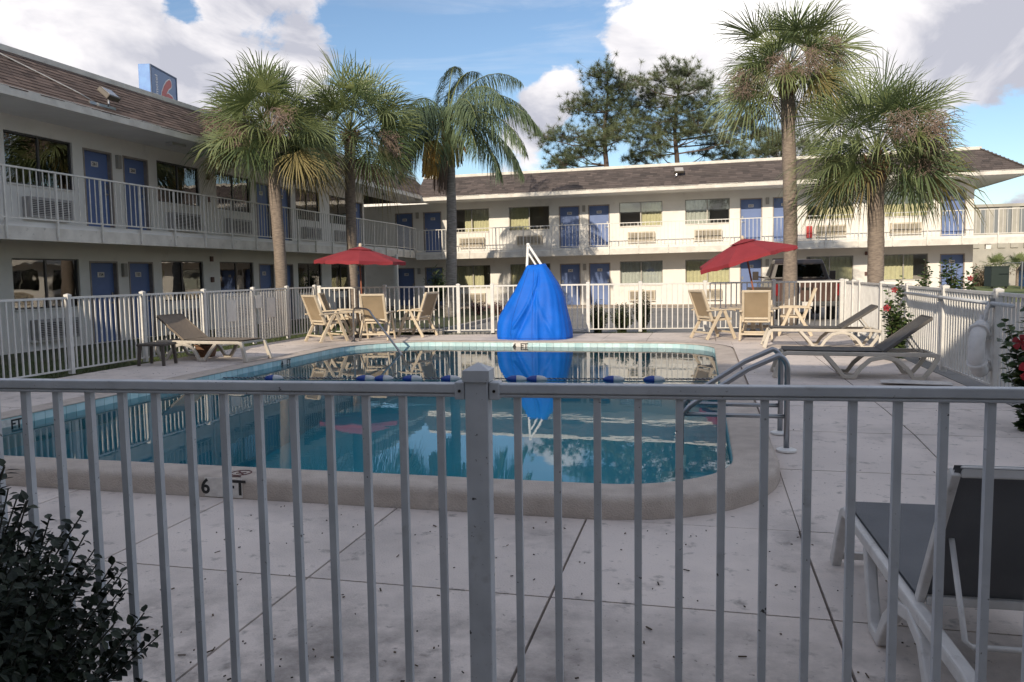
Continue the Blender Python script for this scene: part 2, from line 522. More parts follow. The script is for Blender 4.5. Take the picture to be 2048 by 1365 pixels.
cop = sweep([(.35, -.30), (.35, -.045), (.343, -.022), (.325, -.006), (.30, 0), (.04, 0), (.012, -.004), (0, -.010), (0, -.020), (.02, -.022)], 'coping', m_coping)
m_tile = M('pool_tile', (0.46, 0.68, 0.70), 0.25, (0.58, 0.74, 0.75), 6.0, rnd=0.10, layers=(((0.60, 0.66, 0.66), 9.0, 0.55, 0.75, 0.4),))
m_grout = M('tile_grout', (0.55, 0.62, 0.62), 0.7)
m_basin = M('pool_plaster', (0.25, 0.58, 0.67), 0.7, (0.30, 0.64, 0.72), 0.7)
sweep([(.026, -.022), (.026, -.36)], 'tile_bed', m_grout)


def zfloor(x, y): return -1.95 if y < 9 else -1.95 + (y - 9) / 7.6 * 0.75


sweep([(.026, -.36), (.026, None)], 'basin_wall', m_basin, zfun=zfloor)
b = MB(); o = outline(.026)
ys = [5.4 + i * 0.5 for i in range(25)]
b.face([Vector((PX0 - .1, 5.3, -1.95)) - PO, Vector((PX1 + .1, 5.3, -1.95)) - PO, Vector((PX1 + .1, 9, -1.95)) - PO, Vector((PX0 - .1, 9, -1.95)) - PO])
b.face([Vector((PX0 - .1, 9, -1.95)) - PO, Vector((PX1 + .1, 9, -1.95)) - PO, Vector((PX1 + .1, 16.8, -1.18)) - PO, Vector((PX0 - .1, 16.8, -1.18)) - PO])
b.build('basin_floor', m_basin, pool)
# waterline tiles, one by one
o = outline(.014, 24); seg = []
per = 0.0; P = [Vector((x, y)) for x, y in o]; n = len(P)
L_ = [(P[(k + 1) % n] - P[k]).length for k in range(n)]; total = sum(L_); cnt = int(total / 0.1555)
tile_me = MB().box(-.075, .075, -.006, .006, -.150, 0).mesh('tile'); k = 0; acc = 0.0
for i in range(min(cnt, 290)):
    s = total * i / cnt
    while s > acc + L_[k]: acc += L_[k]; k += 1
    d = (P[(k + 1) % n] - P[k]).normalized(); p = P[k] + d * (s - acc)
    put('tile', tile_me, m_tile, pool, loc=Vector((p.x, p.y, -.024)) - PO, rot=(0, 0, math.atan2(d.y, d.x)))
# corner steps under water
st = MB(); st.box(-0.75, 0.24, 6.0, 7.4, -1.9, -0.70); st.box(-0.35, 0.24, 6.0, 7.4, -0.70, -0.38)
for i in range(len(st.v)): st.v[i] = tuple(Vector(st.v[i]) - PO)
st.build('steps', M('step_plaster', (0.42, 0.62, 0.66), 0.7), pool, bevel=0.03)
# depth markers
m_plate = M('marker_plate', (0.74, 0.70, 0.65), 0.6, (0.58, 0.54, 0.50), 20)
m_ink = M('black_ink', (0.02, 0.02, 0.02), 0.6)


def marker(loc, rz, body, w, h, size):
    o = MB().box(-w / 2, w / 2, -.003, .003, -h / 2, h / 2).build('depth_marker', m_plate, pool, loc=Vector(loc) - PO, rot=(0, 0, rz))
    put('lettering', text_mesh(body, size, .001, .0035), m_ink, o, loc=(0, -.0042, 0), rot=(R(90), 0, 0))


marker((-3.42, PY0 - .354, -.076), 0, '6   FT', .31, .142, .155)
marker((PX0 + .0, 7.02, -.10), R(90), '6   FT', .31, .13, .14)
marker((PX0 + .0, 12.95, -.09), R(90), '4   FT', .31, .13, .14)
marker((-3.78, PY1 - .0, -.10), 0, '4  FT', .31, .16, .16)
nd = MB(); ring = [(.075 * math.cos(a), .075 * math.sin(a), 0) for a in [2 * PI * i / 24 for i in range(24)]]
nd.tube(ring, .004, 5, closed=True); nd.bar((-.05, .05, 0), (.05, -.05, 0), .012, .004); nd.bar((-.03, -.02, 0), (.035, .015, 0), .012, .004)
nd.box(-.06, .06, -.105, -.095, -.002, .002)
nd.build('no_diving_mark', M('faded_red_ink', (0.10, 0.03, 0.03), 0.7), pool, loc=Vector((-3.36, 5.24, .002)) - PO)

water = MB(); water.face([(x, y, -.112) for x, y in outline(.004)])
w_o = water.build('water', glassy('pool_water', (0.42, 0.83, 0.90), 1.333, 0.0, 0.0011, 2.6, (1.0, 1.3, 1), 3.0, boost=0.04, bump2=0.45), fix=False)
tag(w_o, kind='structure')

# ---------------------------------------------------------------- fences
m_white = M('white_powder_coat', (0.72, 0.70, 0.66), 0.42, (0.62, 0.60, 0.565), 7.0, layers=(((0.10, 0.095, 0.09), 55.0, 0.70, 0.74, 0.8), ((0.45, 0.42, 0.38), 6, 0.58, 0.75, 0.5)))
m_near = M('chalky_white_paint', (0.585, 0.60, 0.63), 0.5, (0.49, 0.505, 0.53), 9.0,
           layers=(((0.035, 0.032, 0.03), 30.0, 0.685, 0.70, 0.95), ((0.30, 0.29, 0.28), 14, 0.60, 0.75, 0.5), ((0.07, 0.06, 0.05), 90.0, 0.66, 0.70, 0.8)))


def fence(name, label, posts, h, pitch, pw, post_w, mat, rails, base=0.06, cap=True, skip_post=()):
    """posts: list of (x, y, ground z)"""
    o = thing(name, (posts[0][0], posts[0][1], posts[0][2]), label, 'fence'); O = Vector(o.location)
    ph = h + 0.035
    pm = MB().box(-post_w / 2, post_w / 2, -post_w / 2, post_w / 2, 0, ph).mesh('post')
    cm = MB(); q = post_w / 2 + .005
    cm.box(-q, q, -q, q, ph - .028, ph); cm.face(((-q, -q, ph), (q, -q, ph), (0, 0, ph + .018))); cm.face(((q, -q, ph), (q, q, ph), (0, 0, ph + .018)))
    cm.face(((q, q, ph), (-q, q, ph), (0, 0, ph + .018))); cm.face(((-q, q, ph), (-q, -q, ph), (0, 0, ph + .018))); cm = cm.mesh('post_cap')
    km = MB().box(-pw / 2, pw / 2, -pw / 2, pw / 2, base + .01, h - .012).mesh('picket')
    for i, p in enumerate(posts):
        a = Vector(posts[min(i + 1, len(posts) - 1)]) - Vector(posts[max(0, i - 1)] if i == len(posts) - 1 else p)
        po = put('post', pm, mat, o, loc=Vector(p) - O, rot=(0, 0, math.atan2(a.y, a.x)), bevel=.003)
        put('post_cap', cm, mat, po)
    for p, q2 in zip(posts, posts[1:]):
        p, q2 = Vector(p), Vector(q2); d = q2 - p; u = d.normalized(); ang = math.atan2(d.y, d.x)
        a, c = p + u * post_w / 2 - O, q2 - u * post_w / 2 - O
        for rz0, rz1, rw in rails:
            MB().bar(a + Vector((0, 0, (rz0 + rz1) / 2)), c + Vector((0, 0, (rz0 + rz1) / 2)), rw, rz1 - rz0).build('rail', mat, o, bevel=.003)
        n = max(1, round((d.length - post_w) / pitch)); st = d.length / n
        for k in range(1, n + (0 if abs(st - pitch) < .5 * pitch else 0)):
            put('picket', km, mat, o, loc=p + u * (st * k) - O, rot=(0, 0, ang))
    return o


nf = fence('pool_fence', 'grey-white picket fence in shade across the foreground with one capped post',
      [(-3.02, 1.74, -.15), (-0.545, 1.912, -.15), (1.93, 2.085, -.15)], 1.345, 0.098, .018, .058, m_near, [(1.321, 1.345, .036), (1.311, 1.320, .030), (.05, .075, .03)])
for sx in (-1, 1):
    bk = MB(); bk.box(sx * .044 - .013, sx * .044 + .013, -.024, .024, 1.306, 1.350)
    ob = bk.build('rail_bracket', m_near, nf, bevel=.003, loc=Vector((-0.545, 1.912, -.15)) - Vector(nf.location), rot=(0, 0, math.atan2(.173, 2.475)))
    sc = MB(); sc.lathe([(.004, -.027), (.004, -.024)], 8); 
    for i in range(len(sc.v)): sc.v[i] = (sc.v[i][0] + sx * .044, sc.v[i][2], sc.v[i][1] + 1.328)
    sc.build('screw', m_gap, ob)
fence('pool_fence', 'white picket fence along the left of the pool beside the lawn',
      [(-9.55, y, zg(y)) for y in (3.6, 5.3, 7.0, 8.7, 10.4, 12.1, 13.87, 15.64, 17.11)] + [(-9.42, 18.26, 0)], 1.20, 0.112, .021, .07, m_white, [(1.165, 1.20, .036), (.06, .085, .03)])
fence('pool_fence', 'white picket fence across the far end of the pool by the parking lot',
      [(-9.30, 18.28, 0), (-7.67, 18.55, 0), (-5.85, 18.85, 0), (-5.02, 18.99, 0), (-3.85, 19.18, 0), (-2.7, 19.37, 0), (-1.45, 19.57, 0), (0.08, 19.82, 0), (1.69, 20.09, 0), (3.26, 20.34, 0)],
      1.18, 0.118, .024, .082, m_white, [(1.14, 1.18, .038), (.06, .085, .03)])
fence('pool_fence', 'white picket fence down the right side behind the lounge chairs',
      [(3.33, y, min(0, zg(y))) for y in (20.15, 19.2, 18.4, 16.3, 14.33, 12.28, 10.22, 8.3, 6.4, 4.5, 2.4)], 1.17, 0.112, .024, .08, m_white, [(1.13, 1.17, .038), (.06, .085, .03)])
# perforated screen gate within the left fence
g = thing('gate', (-9.47, 14.75, 0), 'white gate of fine perforated sheet in the left fence', 'gate')
m_perf = bpy.data.materials.new('perforated_sheet'); m_perf.use_nodes = True
nt = m_perf.node_tree; pb = nt.nodes['Principled BSDF']; pb.inputs['Base Color'].default_value = (.66, .65, .62, 1); pb.inputs['Roughness'].default_value = .5
geo = nt.nodes.new('ShaderNodeNewGeometry'); vo = nt.nodes.new('ShaderNodeTexVoronoi'); vo.voronoi_dimensions = '2D'; vo.inputs['Scale'].default_value = 30; vo.inputs['Randomness'].default_value = 0.0
lt = nt.nodes.new('ShaderNodeMath'); lt.operation = 'LESS_THAN'; lt.inputs[1].default_value = 0.42
tr = nt.nodes.new('ShaderNodeBsdfTransparent'); mx = nt.nodes.new('ShaderNodeMixShader')
sx_ = nt.nodes.new('ShaderNodeSeparateXYZ'); cx2 = nt.nodes.new('ShaderNodeCombineXYZ'); nt.links.new(geo.outputs['Position'], sx_.inputs[0]); nt.links.new(sx_.outputs[1], cx2.inputs[0]); nt.links.new(sx_.outputs[2], cx2.inputs[1]); nt.links.new(cx2.outputs[0], vo.inputs['Vector']); nt.links.new(vo.outputs['Distance'], lt.inputs[0]); nt.links.new(lt.outputs[0], mx.inputs[0])
nt.links.new(pb.outputs[0], mx.inputs[1]); nt.links.new(tr.outputs[0], mx.inputs[2]); nt.links.new(mx.outputs[0], nt.nodes['Material Output'].inputs[0])
for y0, y1 in ((14.1, 15.58), (15.7, 17.03)):
    MB().box(-.002, .002, y0 - 14.75, y1 - 14.75, .09, 1.14).build('perforated_panel', m_perf, g)
MB().box(-.02, .03, 15.58 - 14.75, 15.80 - 14.75, .78, 1.06).build('latch_plate', m_white, g, bevel=.004)
for y0, y1 in ((14.3, 14.75), (15.85, 16.3)): MB().box(.006, .012, y0 - 14.75 + .2, y1 - 14.75 + .1, .55, 1.0).build('kick_plate', m_white, g)
# ---------------------------------------------------------------- motel wings
m_wall = M('stucco_white', (0.79, 0.76, 0.705), 0.85, (0.73, 0.70, 0.65), 1.1, detail=8, bump=0.35, bscale=45,
           layers=(((0.50, 0.47, 0.42), 2.2, 0.60, 0.80, 0.45),))
m_soff = M('soffit_paint', (0.77, 0.75, 0.71), 0.85, (0.68, 0.66, 0.63), 1.0)
m_fascia = M('fascia_paint', (0.72, 0.68, 0.61), 0.7, (0.58, 0.54, 0.48), 3.0, layers=(((0.20, 0.18, 0.16), 9.0, 0.62, 0.72, 0.6),))
m_shing_d = M('shingle_charcoal', (0.10, 0.08, 0.075), 0.95, attr=((0.060, 0.050, 0.047), (0.125, 0.100, 0.092)), bump=0.5, bscale=150)
m_shing_b = M('shingle_brown', (0.14, 0.10, 0.085), 0.95, attr=((0.085, 0.060, 0.050), (0.205, 0.145, 0.120)), bump=0.5, bscale=150)
m_door = M('door_blue', (0.125, 0.185, 0.375), 0.55, (0.11, 0.165, 0.335), 2.0, detail=8, layers=(((0.16, 0.21, 0.38), 6.0, 0.58, 0.75, 0.5), ((0.05, 0.07, 0.14), 11.0, 0.64, 0.74, 0.5)))
m_frame = M('door_frame_tan', (0.36, 0.31, 0.27), 0.6, (0.27, 0.23, 0.20), 6.0)
m_alu = M('window_aluminium', (0.09, 0.085, 0.085), 0.4, metal=0.3)
m_alu2 = M('window_bronze_light', (0.34, 0.32, 0.28), 0.4, metal=0.4)
m_glass = glassy('window_glass', (0.98, 0.985, 0.98), 1.5, 0.004, boost=0.03)
m_glassL = glassy('window_glass_wavy', (0.95, 0.96, 0.955), 1.5, 0.004, 0.003, 1.3, boost=0.16)
m_room = M('room_wall', (0.42, 0.38, 0.34), 0.9, (0.32, 0.29, 0.26), 1.0)
m_cur_y = M('curtain_olive', (0.84, 0.80, 0.50), 0.9, (0.74, 0.70, 0.43), 6.0, trans=.15)
m_cur_t = M('curtain_grey_green', (0.68, 0.71, 0.64), 0.9, (0.58, 0.61, 0.55), 6.0, trans=.12)
m_cur_g = M('curtain_sand', (0.62, 0.59, 0.50), 0.9, (0.52, 0.49, 0.42), 6.0)
m_ac = M('ac_beige', (0.55, 0.48, 0.37), 0.6, (0.46, 0.40, 0.31), 5.0)
m_acg = M('ac_grey', (0.42, 0.40, 0.38), 0.6, (0.34, 0.32, 0.31), 5.0)
m_dark = M('near_black', (0.02, 0.018, 0.016), 0.9)
m_steel = M('brushed_steel', (0.36, 0.37, 0.39), 0.30, metal=1.0)
m_rail = M('railing_white', (0.72, 0.69, 0.63), 0.5, (0.60, 0.57, 0.52), 8.0)
m_lampbox = M('lamp_box_grey', (0.33, 0.31, 0.28), 0.6)
m_red = M('cabinet_red', (0.45, 0.03, 0.03), 0.5)
ZB, ZF, ZS = -0.12, 2.62, 5.05            # base, upper floor, soffit
DOOR_H, WIN_H = 2.03, 1.13


def curtain(parent, off, u0, u1, z0, z1, mat, y=0.2):
    b = MB(); n = max(6, int((u1 - u0) / 0.035)); ph = random.random() * 6; fr = random.uniform(34, 44)
    c = []
    for i in range(n + 1):
        u = u0 + (u1 - u0) * i / n; yy = y + 0.028 * math.sin(u * fr + ph + 1.3 * math.sin(u * 5 + ph))
        c.append((b.vert(Vector((u, yy, z0)) - off), b.vert(Vector((u, yy * .97, z1)) - off)))
    for p, q in zip(c, c[1:]): b.f.append((p[0], q[0], q[1], p[1]))
    return b.build('curtain', mat, parent, smooth=True, fix=False)


def wing(name, label, loc, rz, u0, u1, items, opts):
    root = thing(name, loc, label, 'building', rz=rz)
    off = Vector((opts.get('uc', 0.0), 0, loc[2]))           # local = facade coordinates minus off
    if opts.get('tilt'): root.rotation_euler[1] = opts['tilt']

    def add(b, nm, mat, par=root, **k):
        if par is root:
            for i in range(len(b.v)): b.v[i] = tuple(Vector(b.v[i]) - off)
        return b.build(nm, mat, par, **k)
    # facade wall with openings left out
    b = MB()
    for zlo, zhi, st in ((ZB - .3, ZF - .13, 0), (ZF - .129, ZS, 1)):
        ops = [(i[1], i[2], (ZF if st else ZB) if i[0] == 'door' else i[4], i[5] if i[0] != 'door' else (ZF if st else ZB) + DOOR_H) for i in items if i[3] == st]
        br = sorted({u0, u1, *[o[0] for o in ops], *[o[1] for o in ops]})
        for a, c in zip(br, br[1:]):
            m = (a + c) / 2; hit = [o for o in ops if o[0] < m < o[1]]
            if not hit: b.box(a, c, 0, .18, zlo, zhi)
            else:
                if hit[0][2] > zlo + .01: b.box(a, c, 0, .18, zlo, hit[0][2])
                b.box(a, c, 0, .18, hit[0][3], zhi)
    add(b, 'wall', m_wall)
    D = opts.get('depth', 8.0)
    b = MB(); b.box(u0, u1, D - .2, D, ZB - .3, opts.get('zr', 6.22) - .005); b.box(u0, u0 + .2, .19, D - .21, ZB - .3, ZS); b.box(u1 - .2, u1, .19, D - .21, ZB - .3, ZS)
    add(b, 'outer_wall', m_wall)
    b = MB(); b.box(u0 + .21, u1 - .21, 1.2, 1.25, ZB, ZS); b.box(u0 + .21, u1 - .21, .185, 1.19, ZF - .2, ZF - .05); b.box(u0 + .21, u1 - .21, .185, 1.19, ZB - .1, ZB)
    add(b, 'room_interior', m_room)
    # doors, windows, air conditioners
    for it in items:
        k, a, c, st = it[:4]; base = ZF if st else ZB
        if k == 'door':
            num, hand = it[4], it[5]
            o_ = Vector(((a + c) / 2, .1, base))
            d = MB().box(-(c - a) / 2 + .045, (c - a) / 2 - .045, 0, .045, .012, DOOR_H - .045).build('door', m_door, root, loc=o_ - off)
            f = MB(); w = (c - a) / 2
            f.box(-w, -w + .045, -.112, .06, 0, DOOR_H); f.box(w - .045, w, -.112, .06, 0, DOOR_H); f.box(-w + .0451, w - .0451, -.112, .06, DOOR_H - .044, DOOR_H)
            f.build('door_frame', m_frame, d)
            f = MB(); s = 1 if hand else -1
            f.lathe([(.028, 0), (.03, .012), (.012, .014), (.012, .045)], 10)
            for i in range(len(f.v)): f.v[i] = (f.v[i][0] + s * (w - .12), -f.v[i][2], f.v[i][1] + .98)
            f.bar((s * (w - .12), -.05, .98), (s * (w - .24), -.05, .98), .016, .016)
            f.box(s * (w - .12) - .035, s * (w - .12) + .035, -.02, 0, 1.10, 1.24)
            f.build('handle', m_steel, d)
            if num:
                pl = MB().box(-.115, .115, -.008, -.001, -.065, .065).build('number_plate', m_plate, d, loc=(0, 0, DOOR_H - .335), bevel=.002)
                me = text_mesh(num, .105, .001, .002); to = put('lettering', me, m_ink, d, loc=(0, -.0102, DOOR_H - .335), rot=(R(90), 0, 0))
        elif k == 'win':
            z0, z1, cm, cu, acm = it[4:9]
            o_ = Vector(((a + c) / 2, .07, z0)); w = (c - a) / 2; h = z1 - z0
            fm = opts.get('frame', m_alu)
            f = MB(); t = .035
            f.box(-w, -w + t, -.02, .03, 0, h); f.box(w - t, w, -.02, .03, 0, h); f.box(-w + t + .0005, w - t - .0005, -.02, .03, 0, t); f.box(-w + t + .0005, w - t - .0005, -.02, .03, h - t, h)
            mu = it[9] if len(it) > 9 else 0.0
            f.box(mu - .025, mu + .025, -.024, .034, t + .0005, h - t - .0005)
            wo = f.build('window', fm, root, loc=o_ - off)
            gm = opts.get('glass', m_glass)
            for pa, pb in ((-w + t, mu - .025), (mu + .025, w - t)): MB().box(pa, pb, 0, .005, t, h - t).build('pane', gm, wo)
            MB().box(-w - .0, w + .0, -.11, -.022, -.03, 0).build('sill', m_wall, wo)
            for (ca, cb_) in cu:
                curtain(wo, Vector((0, 0, 0)), -w + ca * 2 * w, -w + cb_ * 2 * w, .02, h - .01, cm, .13)
            if acm:
                am = (a + c) / 2 + opts.get('acshift', .03); az = base + .24
                box = MB(); W = .62
                box.box(-W, W, -.21, 0, 0, .45)
                ao = box.build('air_conditioner', acm, root, loc=Vector((am, -.001, az)) - off, bevel=.012)
                MB().box(-W + .07, W - .07, -.2105, -.2095, .05, .40).build('grille_dark_sheet', m_dark, ao)  # flat near-black sheet: shade between the slats is put into its colour
                gr = MB()
                for r_ in range(9):
                    zz = .06 + r_ * .04
                    for x0, x1 in ((-W + .06, -.21), (-.20, .20), (.21, W - .06)): gr.box(x0, x1, -.226, -.212, zz, zz + .021)
                gr.build('grille', acm, ao)
                MB().box(-W - .02, W + .02, -.16, -.002, -.05, -.001).build('support_ledge', m_wall, ao)
    # balcony
    if opts.get('balcony', True):
        s0, s1 = opts['slab']; poly = opts.get('slab_poly')
        b = MB()
        if poly: b.prism(poly, 'z', 2.35, ZF)
        else: b.box(s0, s1, -1.63, -.001, 2.35, ZF)
        add(b, 'balcony_slab', m_soff)
        edge = opts['edge']
        b = MB()
        for p, q in zip(edge, edge[1:]): b.bar((p[0], p[1] - .0, 2.385), (q[0], q[1], 2.385), .05, .27)
        add(b, 'balcony_fascia', m_fascia, bevel=.006)
        ro = bpy.data.objects.new('railing', None); col.objects.link(ro); ro.parent = root; ro.location = Vector((edge[0][0], edge[0][1], ZF)) - off
        RO = Vector((edge[0][0], edge[0][1], ZF))
        bal = MB().box(-.0085, .0085, -.0085, .0085, .07, 1.01).mesh('baluster')
        pst = MB().box(-.02, .02, -.02, .02, -.34, 1.01).mesh('post')
        pitch, ppitch = opts['pitch']
        for p, q in zip(edge, edge[1:]):
            p, q = Vector((p[0], p[1] - .05, ZF)), Vector((q[0], q[1] - .05, ZF)); d = (q - p); L = d.length; u = d / L; an = math.atan2(d.y, d.x)
            MB().bar(p - RO + Vector((0, 0, 1.03)), q - RO + Vector((0, 0, 1.03)), .045, .035).build('top_rail', m_rail, ro, bevel=.004)
            MB().bar(p - RO + Vector((0, 0, .055)), q - RO + Vector((0, 0, .055)), .03, .028).build('bottom_rail', m_rail, ro)
            npst = max(1, round(L / ppitch)); per = max(1, round(L / npst / pitch))
            for i in range(npst + 1):
                put('post', pst, m_rail, ro, loc=p + u * (L * i / npst) - RO, rot=(0, 0, an))
                if i < npst:
                    for j in range(1, per): put('baluster', bal, m_rail, ro, loc=p + u * (L * (i + j / per) / npst) - RO, rot=(0, 0, an))
    # roof: soffit, fascia, mansard slope of shingles, ridge trim
    r0, r1 = opts['roof']; ye = opts.get('eave', -1.72); yr = opts.get('ridge', -.5); zr = opts.get('zr', 6.22); hip = opts.get('hip', 0)
    b = MB(); b.box(r0, r1, ye + .02, .2, ZS, ZS + .04)
    if hip: b.box(r1 + .0005, r1 + hip, ye + .02, D, ZS, ZS + .04)
    add(b, 'soffit', m_soff)
    b = MB(); b.box(r0, r1 + hip, ye - .03, ye, ZS - .035, ZS + .15)
    if hip: b.box(r1 + hip + .0005, r1 + hip + .03, ye - .03, D, ZS - .035, ZS + .15)
    if opts.get('endboard'): b.box(r1 + .0005, r1 + .03, ye - .03, yr + .4, ZS - .035, ZS + .15)
    add(b, 'fascia', m_fascia, bevel=.006)
    b = MB(); b.face(((r0, ye, ZS + .12), (r1 + hip, ye, ZS + .12), (r1, yr, zr), (r0, yr, zr)))
    if hip: b.face(((r1 + hip, ye, ZS + .12), (r1 + hip, D, ZS + .12), (r1, D, zr), (r1, yr, zr)))
    b.face(((r0, yr, zr), (r1, yr, zr), (r1, D, zr), (r0, D, zr)))
    b.face(((r0, ye, ZS + .12), (r0, yr, zr), (r0, D, zr), (r0, D, ZS + .05), (r0, ye, ZS + .05)))
    if not hip: b.face(((r1, ye, ZS + .12), (r1, yr, zr), (r1, D, zr), (r1, D, ZS + .05), (r1, ye, ZS + .05)))
    roof = add(b, 'roof', m_shing_d, fix=False)
    b = MB(); ncr = 12; A = Vector((0, ye - .02, ZS + .125)); B = Vector((0, yr, zr + .005)); sl = (B - A); nl = Vector((0, -sl.z, sl.y)).normalized()
    for r_ in range(ncr):
        t0, t1 = r_ / ncr, min(1.0, (r_ + 1.15) / ncr); u = r0 - random.random() * .3; ue = r1 + hip * (1 - t0)
        while u < ue:
            w = random.choice((.15, .30, .30, .33, .45)); ua, ub = max(u, r0), min(u + w - .006, ue)
            if ub > ua + .01:
                b.av = min(1, max(0, random.gauss(.5, .27))); lift = random.uniform(.012, .02)
                p0, p1 = A + sl * (t0 - random.uniform(0, .012)), A + sl * t1
                lo0, lo1 = p0 + nl * lift, p0 + nl * .001
                b.face(((ua, lo0.y, lo0.z), (ub, lo0.y, lo0.z), (ub, p1.y + nl.y * .003, p1.z + nl.z * .003), (ua, p1.y + nl.y * .003, p1.z + nl.z * .003)))
                b.face(((ua, lo1.y, lo1.z), (ub, lo1.y, lo1.z), (ub, lo0.y, lo0.z), (ua, lo0.y, lo0.z)))
            u += w
    tag(add(b, 'shingles', opts['shingle'], fix=False), kind='stuff')
    b = MB(); b.box(r0, r1, yr - .05, yr + .12, zr - .02, zr + .11); add(b, 'ridge_trim', m_fascia, bevel=.01)
    if hip: b = MB(); b.bar((r1 + hip, ye - .01, ZS + .15), (r1 - .02, yr, zr + .02), .16, .03); add(b, 'hip_cap', m_shing_d)
    return root, off


def W(a, c, st, cm, cu, ac, mu=0.0):
    z0 = 3.58 if st else .82
    return ('win', a, c, st, z0, z0 + WIN_H, cm, cu, ac, mu)


L_items = []
for y, up, lo in ((14.4, ('261', '260'), ('154', '153')), (22.1, ('259', '258'), ('152', '151')), (29.8, ('257', None), ('150', None)), (6.7, ('263', '262'), ('156', '155'))):
    cu = {14.4: (((0, .52),), ((0, .46), (.46, .92)))}.get(y, (((0, .95),), ((0, 1),)))
    for st in (1, 0):
        L_items.append(W(y, y + 1.92, st, m_cur_g if st or y < 20 else m_cur_t, cu[0] if st else cu[1], m_acg))
        n1, n2 = up if st else lo
        L_items.append(('door', y + 2.25, y + 3.22, st, n1, True))
        if n2:
            L_items.append(('door', y + 3.62, y + 4.58, st, n2, True))
            L_items.append(W(y + 4.95, y + 6.85, st, m_cur_t, ((0, .9),) if st else ((0, .96),), m_acg))
left, loff = wing('motel_building', 'long two-storey motel wing on the left with brown shingles and shaded blue doors', (-14.6, 20.0, -.12), R(90), 2.0, 33.2, L_items,
                  dict(uc=20.0, slab=(4, 32.7), slab_poly=[(4, -1.63), (32.75, -1.63), (36.28, -1.18), (37.9, -1.18), (37.9, 0.4), (33.3, 0.4), (33.21, -.001), (4, -.001)],
                       edge=[(7.62, -1.65), (32.78, -1.65), (36.33, -1.2)], pitch=(.161, 1.29), roof=(0, 38.5), eave=-1.62, shingle=m_shing_b, glass=m_glassL, frame=m_alu))
B_items = []
for x, n in ((-11.9, ((None, None), (None, None))), (-3.75, (('252', '251'), ('145', '144')))):
    pass
olive, teal = m_cur_y, m_cur_t
for st in (1, 0):
    nn = (('256', '255', '254', '253', '252', '251', '250') if st else ('149', '148', '147', '146', '145', '144', '143'))
    for (a, c), num, hd in zip(((-15.0, -14.05), (-13.5, -12.55), (-6.63, -5.63), (-5.22, -4.2), (1.72, 2.70), (3.15, 4.12), (10.07, 11.05)), nn, (1, 0, 0, 1, 0, 1, 0)):
        B_items.append(('door', a, c, st, num, bool(hd)))
    if st:
        cs = ((-11.9, -10.1, olive, ((.28, 1),)), (-9.1, -7.1, olive, ((0, .5),)), (-3.75, -1.75, olive, ((.5, 1),)), (-.72, 1.28, teal, ((0, .55),)), (4.6, 6.57, olive, ((.3, 1),)), (7.65, 9.6, olive, ((0, 1),)))
    else:
        cs = ((-11.9, -10.1, olive, ((0, .78),)), (-9.1, -7.1, olive, ((0, .4),)), (-3.75, -1.75, teal, ((0, 1),)), (-.72, 1.28, olive, ((0, 1),)), (4.6, 6.57, olive, ((.1, 1),)), (7.65, 9.6, olive, ((0, .72),)))
    for a, c, m, cu in cs: B_items.append(W(a, c, st, m, cu, m_ac))
back, boff = wing('motel_building', 'sunlit two-storey motel wing across the back with blue doors and charcoal roof', (-2.5, 38.0, -.12), 0, -22.0, 11.36, B_items,
                  dict(uc=-2.5, slab=(-13.4, 14.5), edge=[(-13.3, -1.65), (14.4, -1.65)], pitch=(.17, 1.335), roof=(-13.2, 11.4), hip=1.45, eave=-1.8, ridge=-.6,
                       shingle=m_shing_d, glass=m_glass, frame=m_alu2, tilt=-.009))
F_items = [('door', -1.3, -.3, 0, '101', True), ('door', .6, 1.6, 0, '102', False)]
front, foff = wing('motel_building', 'motel wing on the near side of the pool whose roof shades the foreground', (0, -4.55, -.12), R(180), -22, 22, F_items,
                   dict(slab=(-22, 22), edge=[(-22, -1.65), (22, -1.65)], pitch=(1.3, 2.6), roof=(-23, 23), eave=-1.75, ridge=-.55, zr=7.2, shingle=m_shing_d))
# far ends of the back balcony and the column under the corner
b = MB(); b.box(-13.0, -12.85, 32.55, 32.7, -.12, 2.35)
for i in range(len(b.v)): b.v[i] = (b.v[i][1] - 20, -(b.v[i][0] + 14.6), b.v[i][2] + .12)
b.build('column', m_wall, left)
b = MB(); b.box(11.36 + 2.5, 11.55 + 2.5, -1.6, -1.42, 2.05 + .12, 2.38 + .12); b.build('beam_end', m_wall, back)
b = MB()
for k in range(9): b.box(12.2 + 2.5 + k * .22, 12.32 + 2.5 + k * .22, 3.0 + k * .25, 3.04 + k * .25, 2.75, 3.8)
# small fittings on the facades
def fit(par, off, name, b, mat, **k):
    for i in range(len(b.v)): b.v[i] = tuple(Vector(b.v[i]) - off)
    return b.build(name, mat, par, **k)
for u in (17.82, 25.52): 
    for z in (4.28, 1.52): fit(left, loff, 'wall_lamp', MB().box(u - .07, u + .07, -.09, -.001, z, z + .34), m_lampbox, bevel=.01)
for u in (-5.42, 2.92, -13.8):
    for z in (4.35, 1.58): fit(back, boff, 'wall_lamp', MB().box(u - .07, u + .07, -.09, -.001, z, z + .3), m_lampbox, bevel=.01)
m_alarm = M('alarm_maroon', (0.11, 0.05, 0.04), 0.5)
for u, z in ((21.65, 4.42), (21.65, 3.75), (21.65, 1.95), (21.65, 1.32)): fit(left, loff, 'fire_alarm', MB().box(u - .06, u + .06, -.06, -.001, z, z + .16), m_alarm, bevel=.01)
for u, z in ((7.1, 1.95), (7.1, 1.05)): fit(back, boff, 'fire_alarm', MB().box(u - .06, u + .06, -.06, -.001, z, z + .16), m_alarm, bevel=.01)
fit(back, boff, 'fire_cabinet', MB().box(4.58, 4.82, -.16, -.001, 2.78, 3.3), m_red, bevel=.01)
fit(left, loff, 'notice_plate', MB().box(28.9, 29.45, -1.72, -1.70, 2.17, 2.44), m_plate)
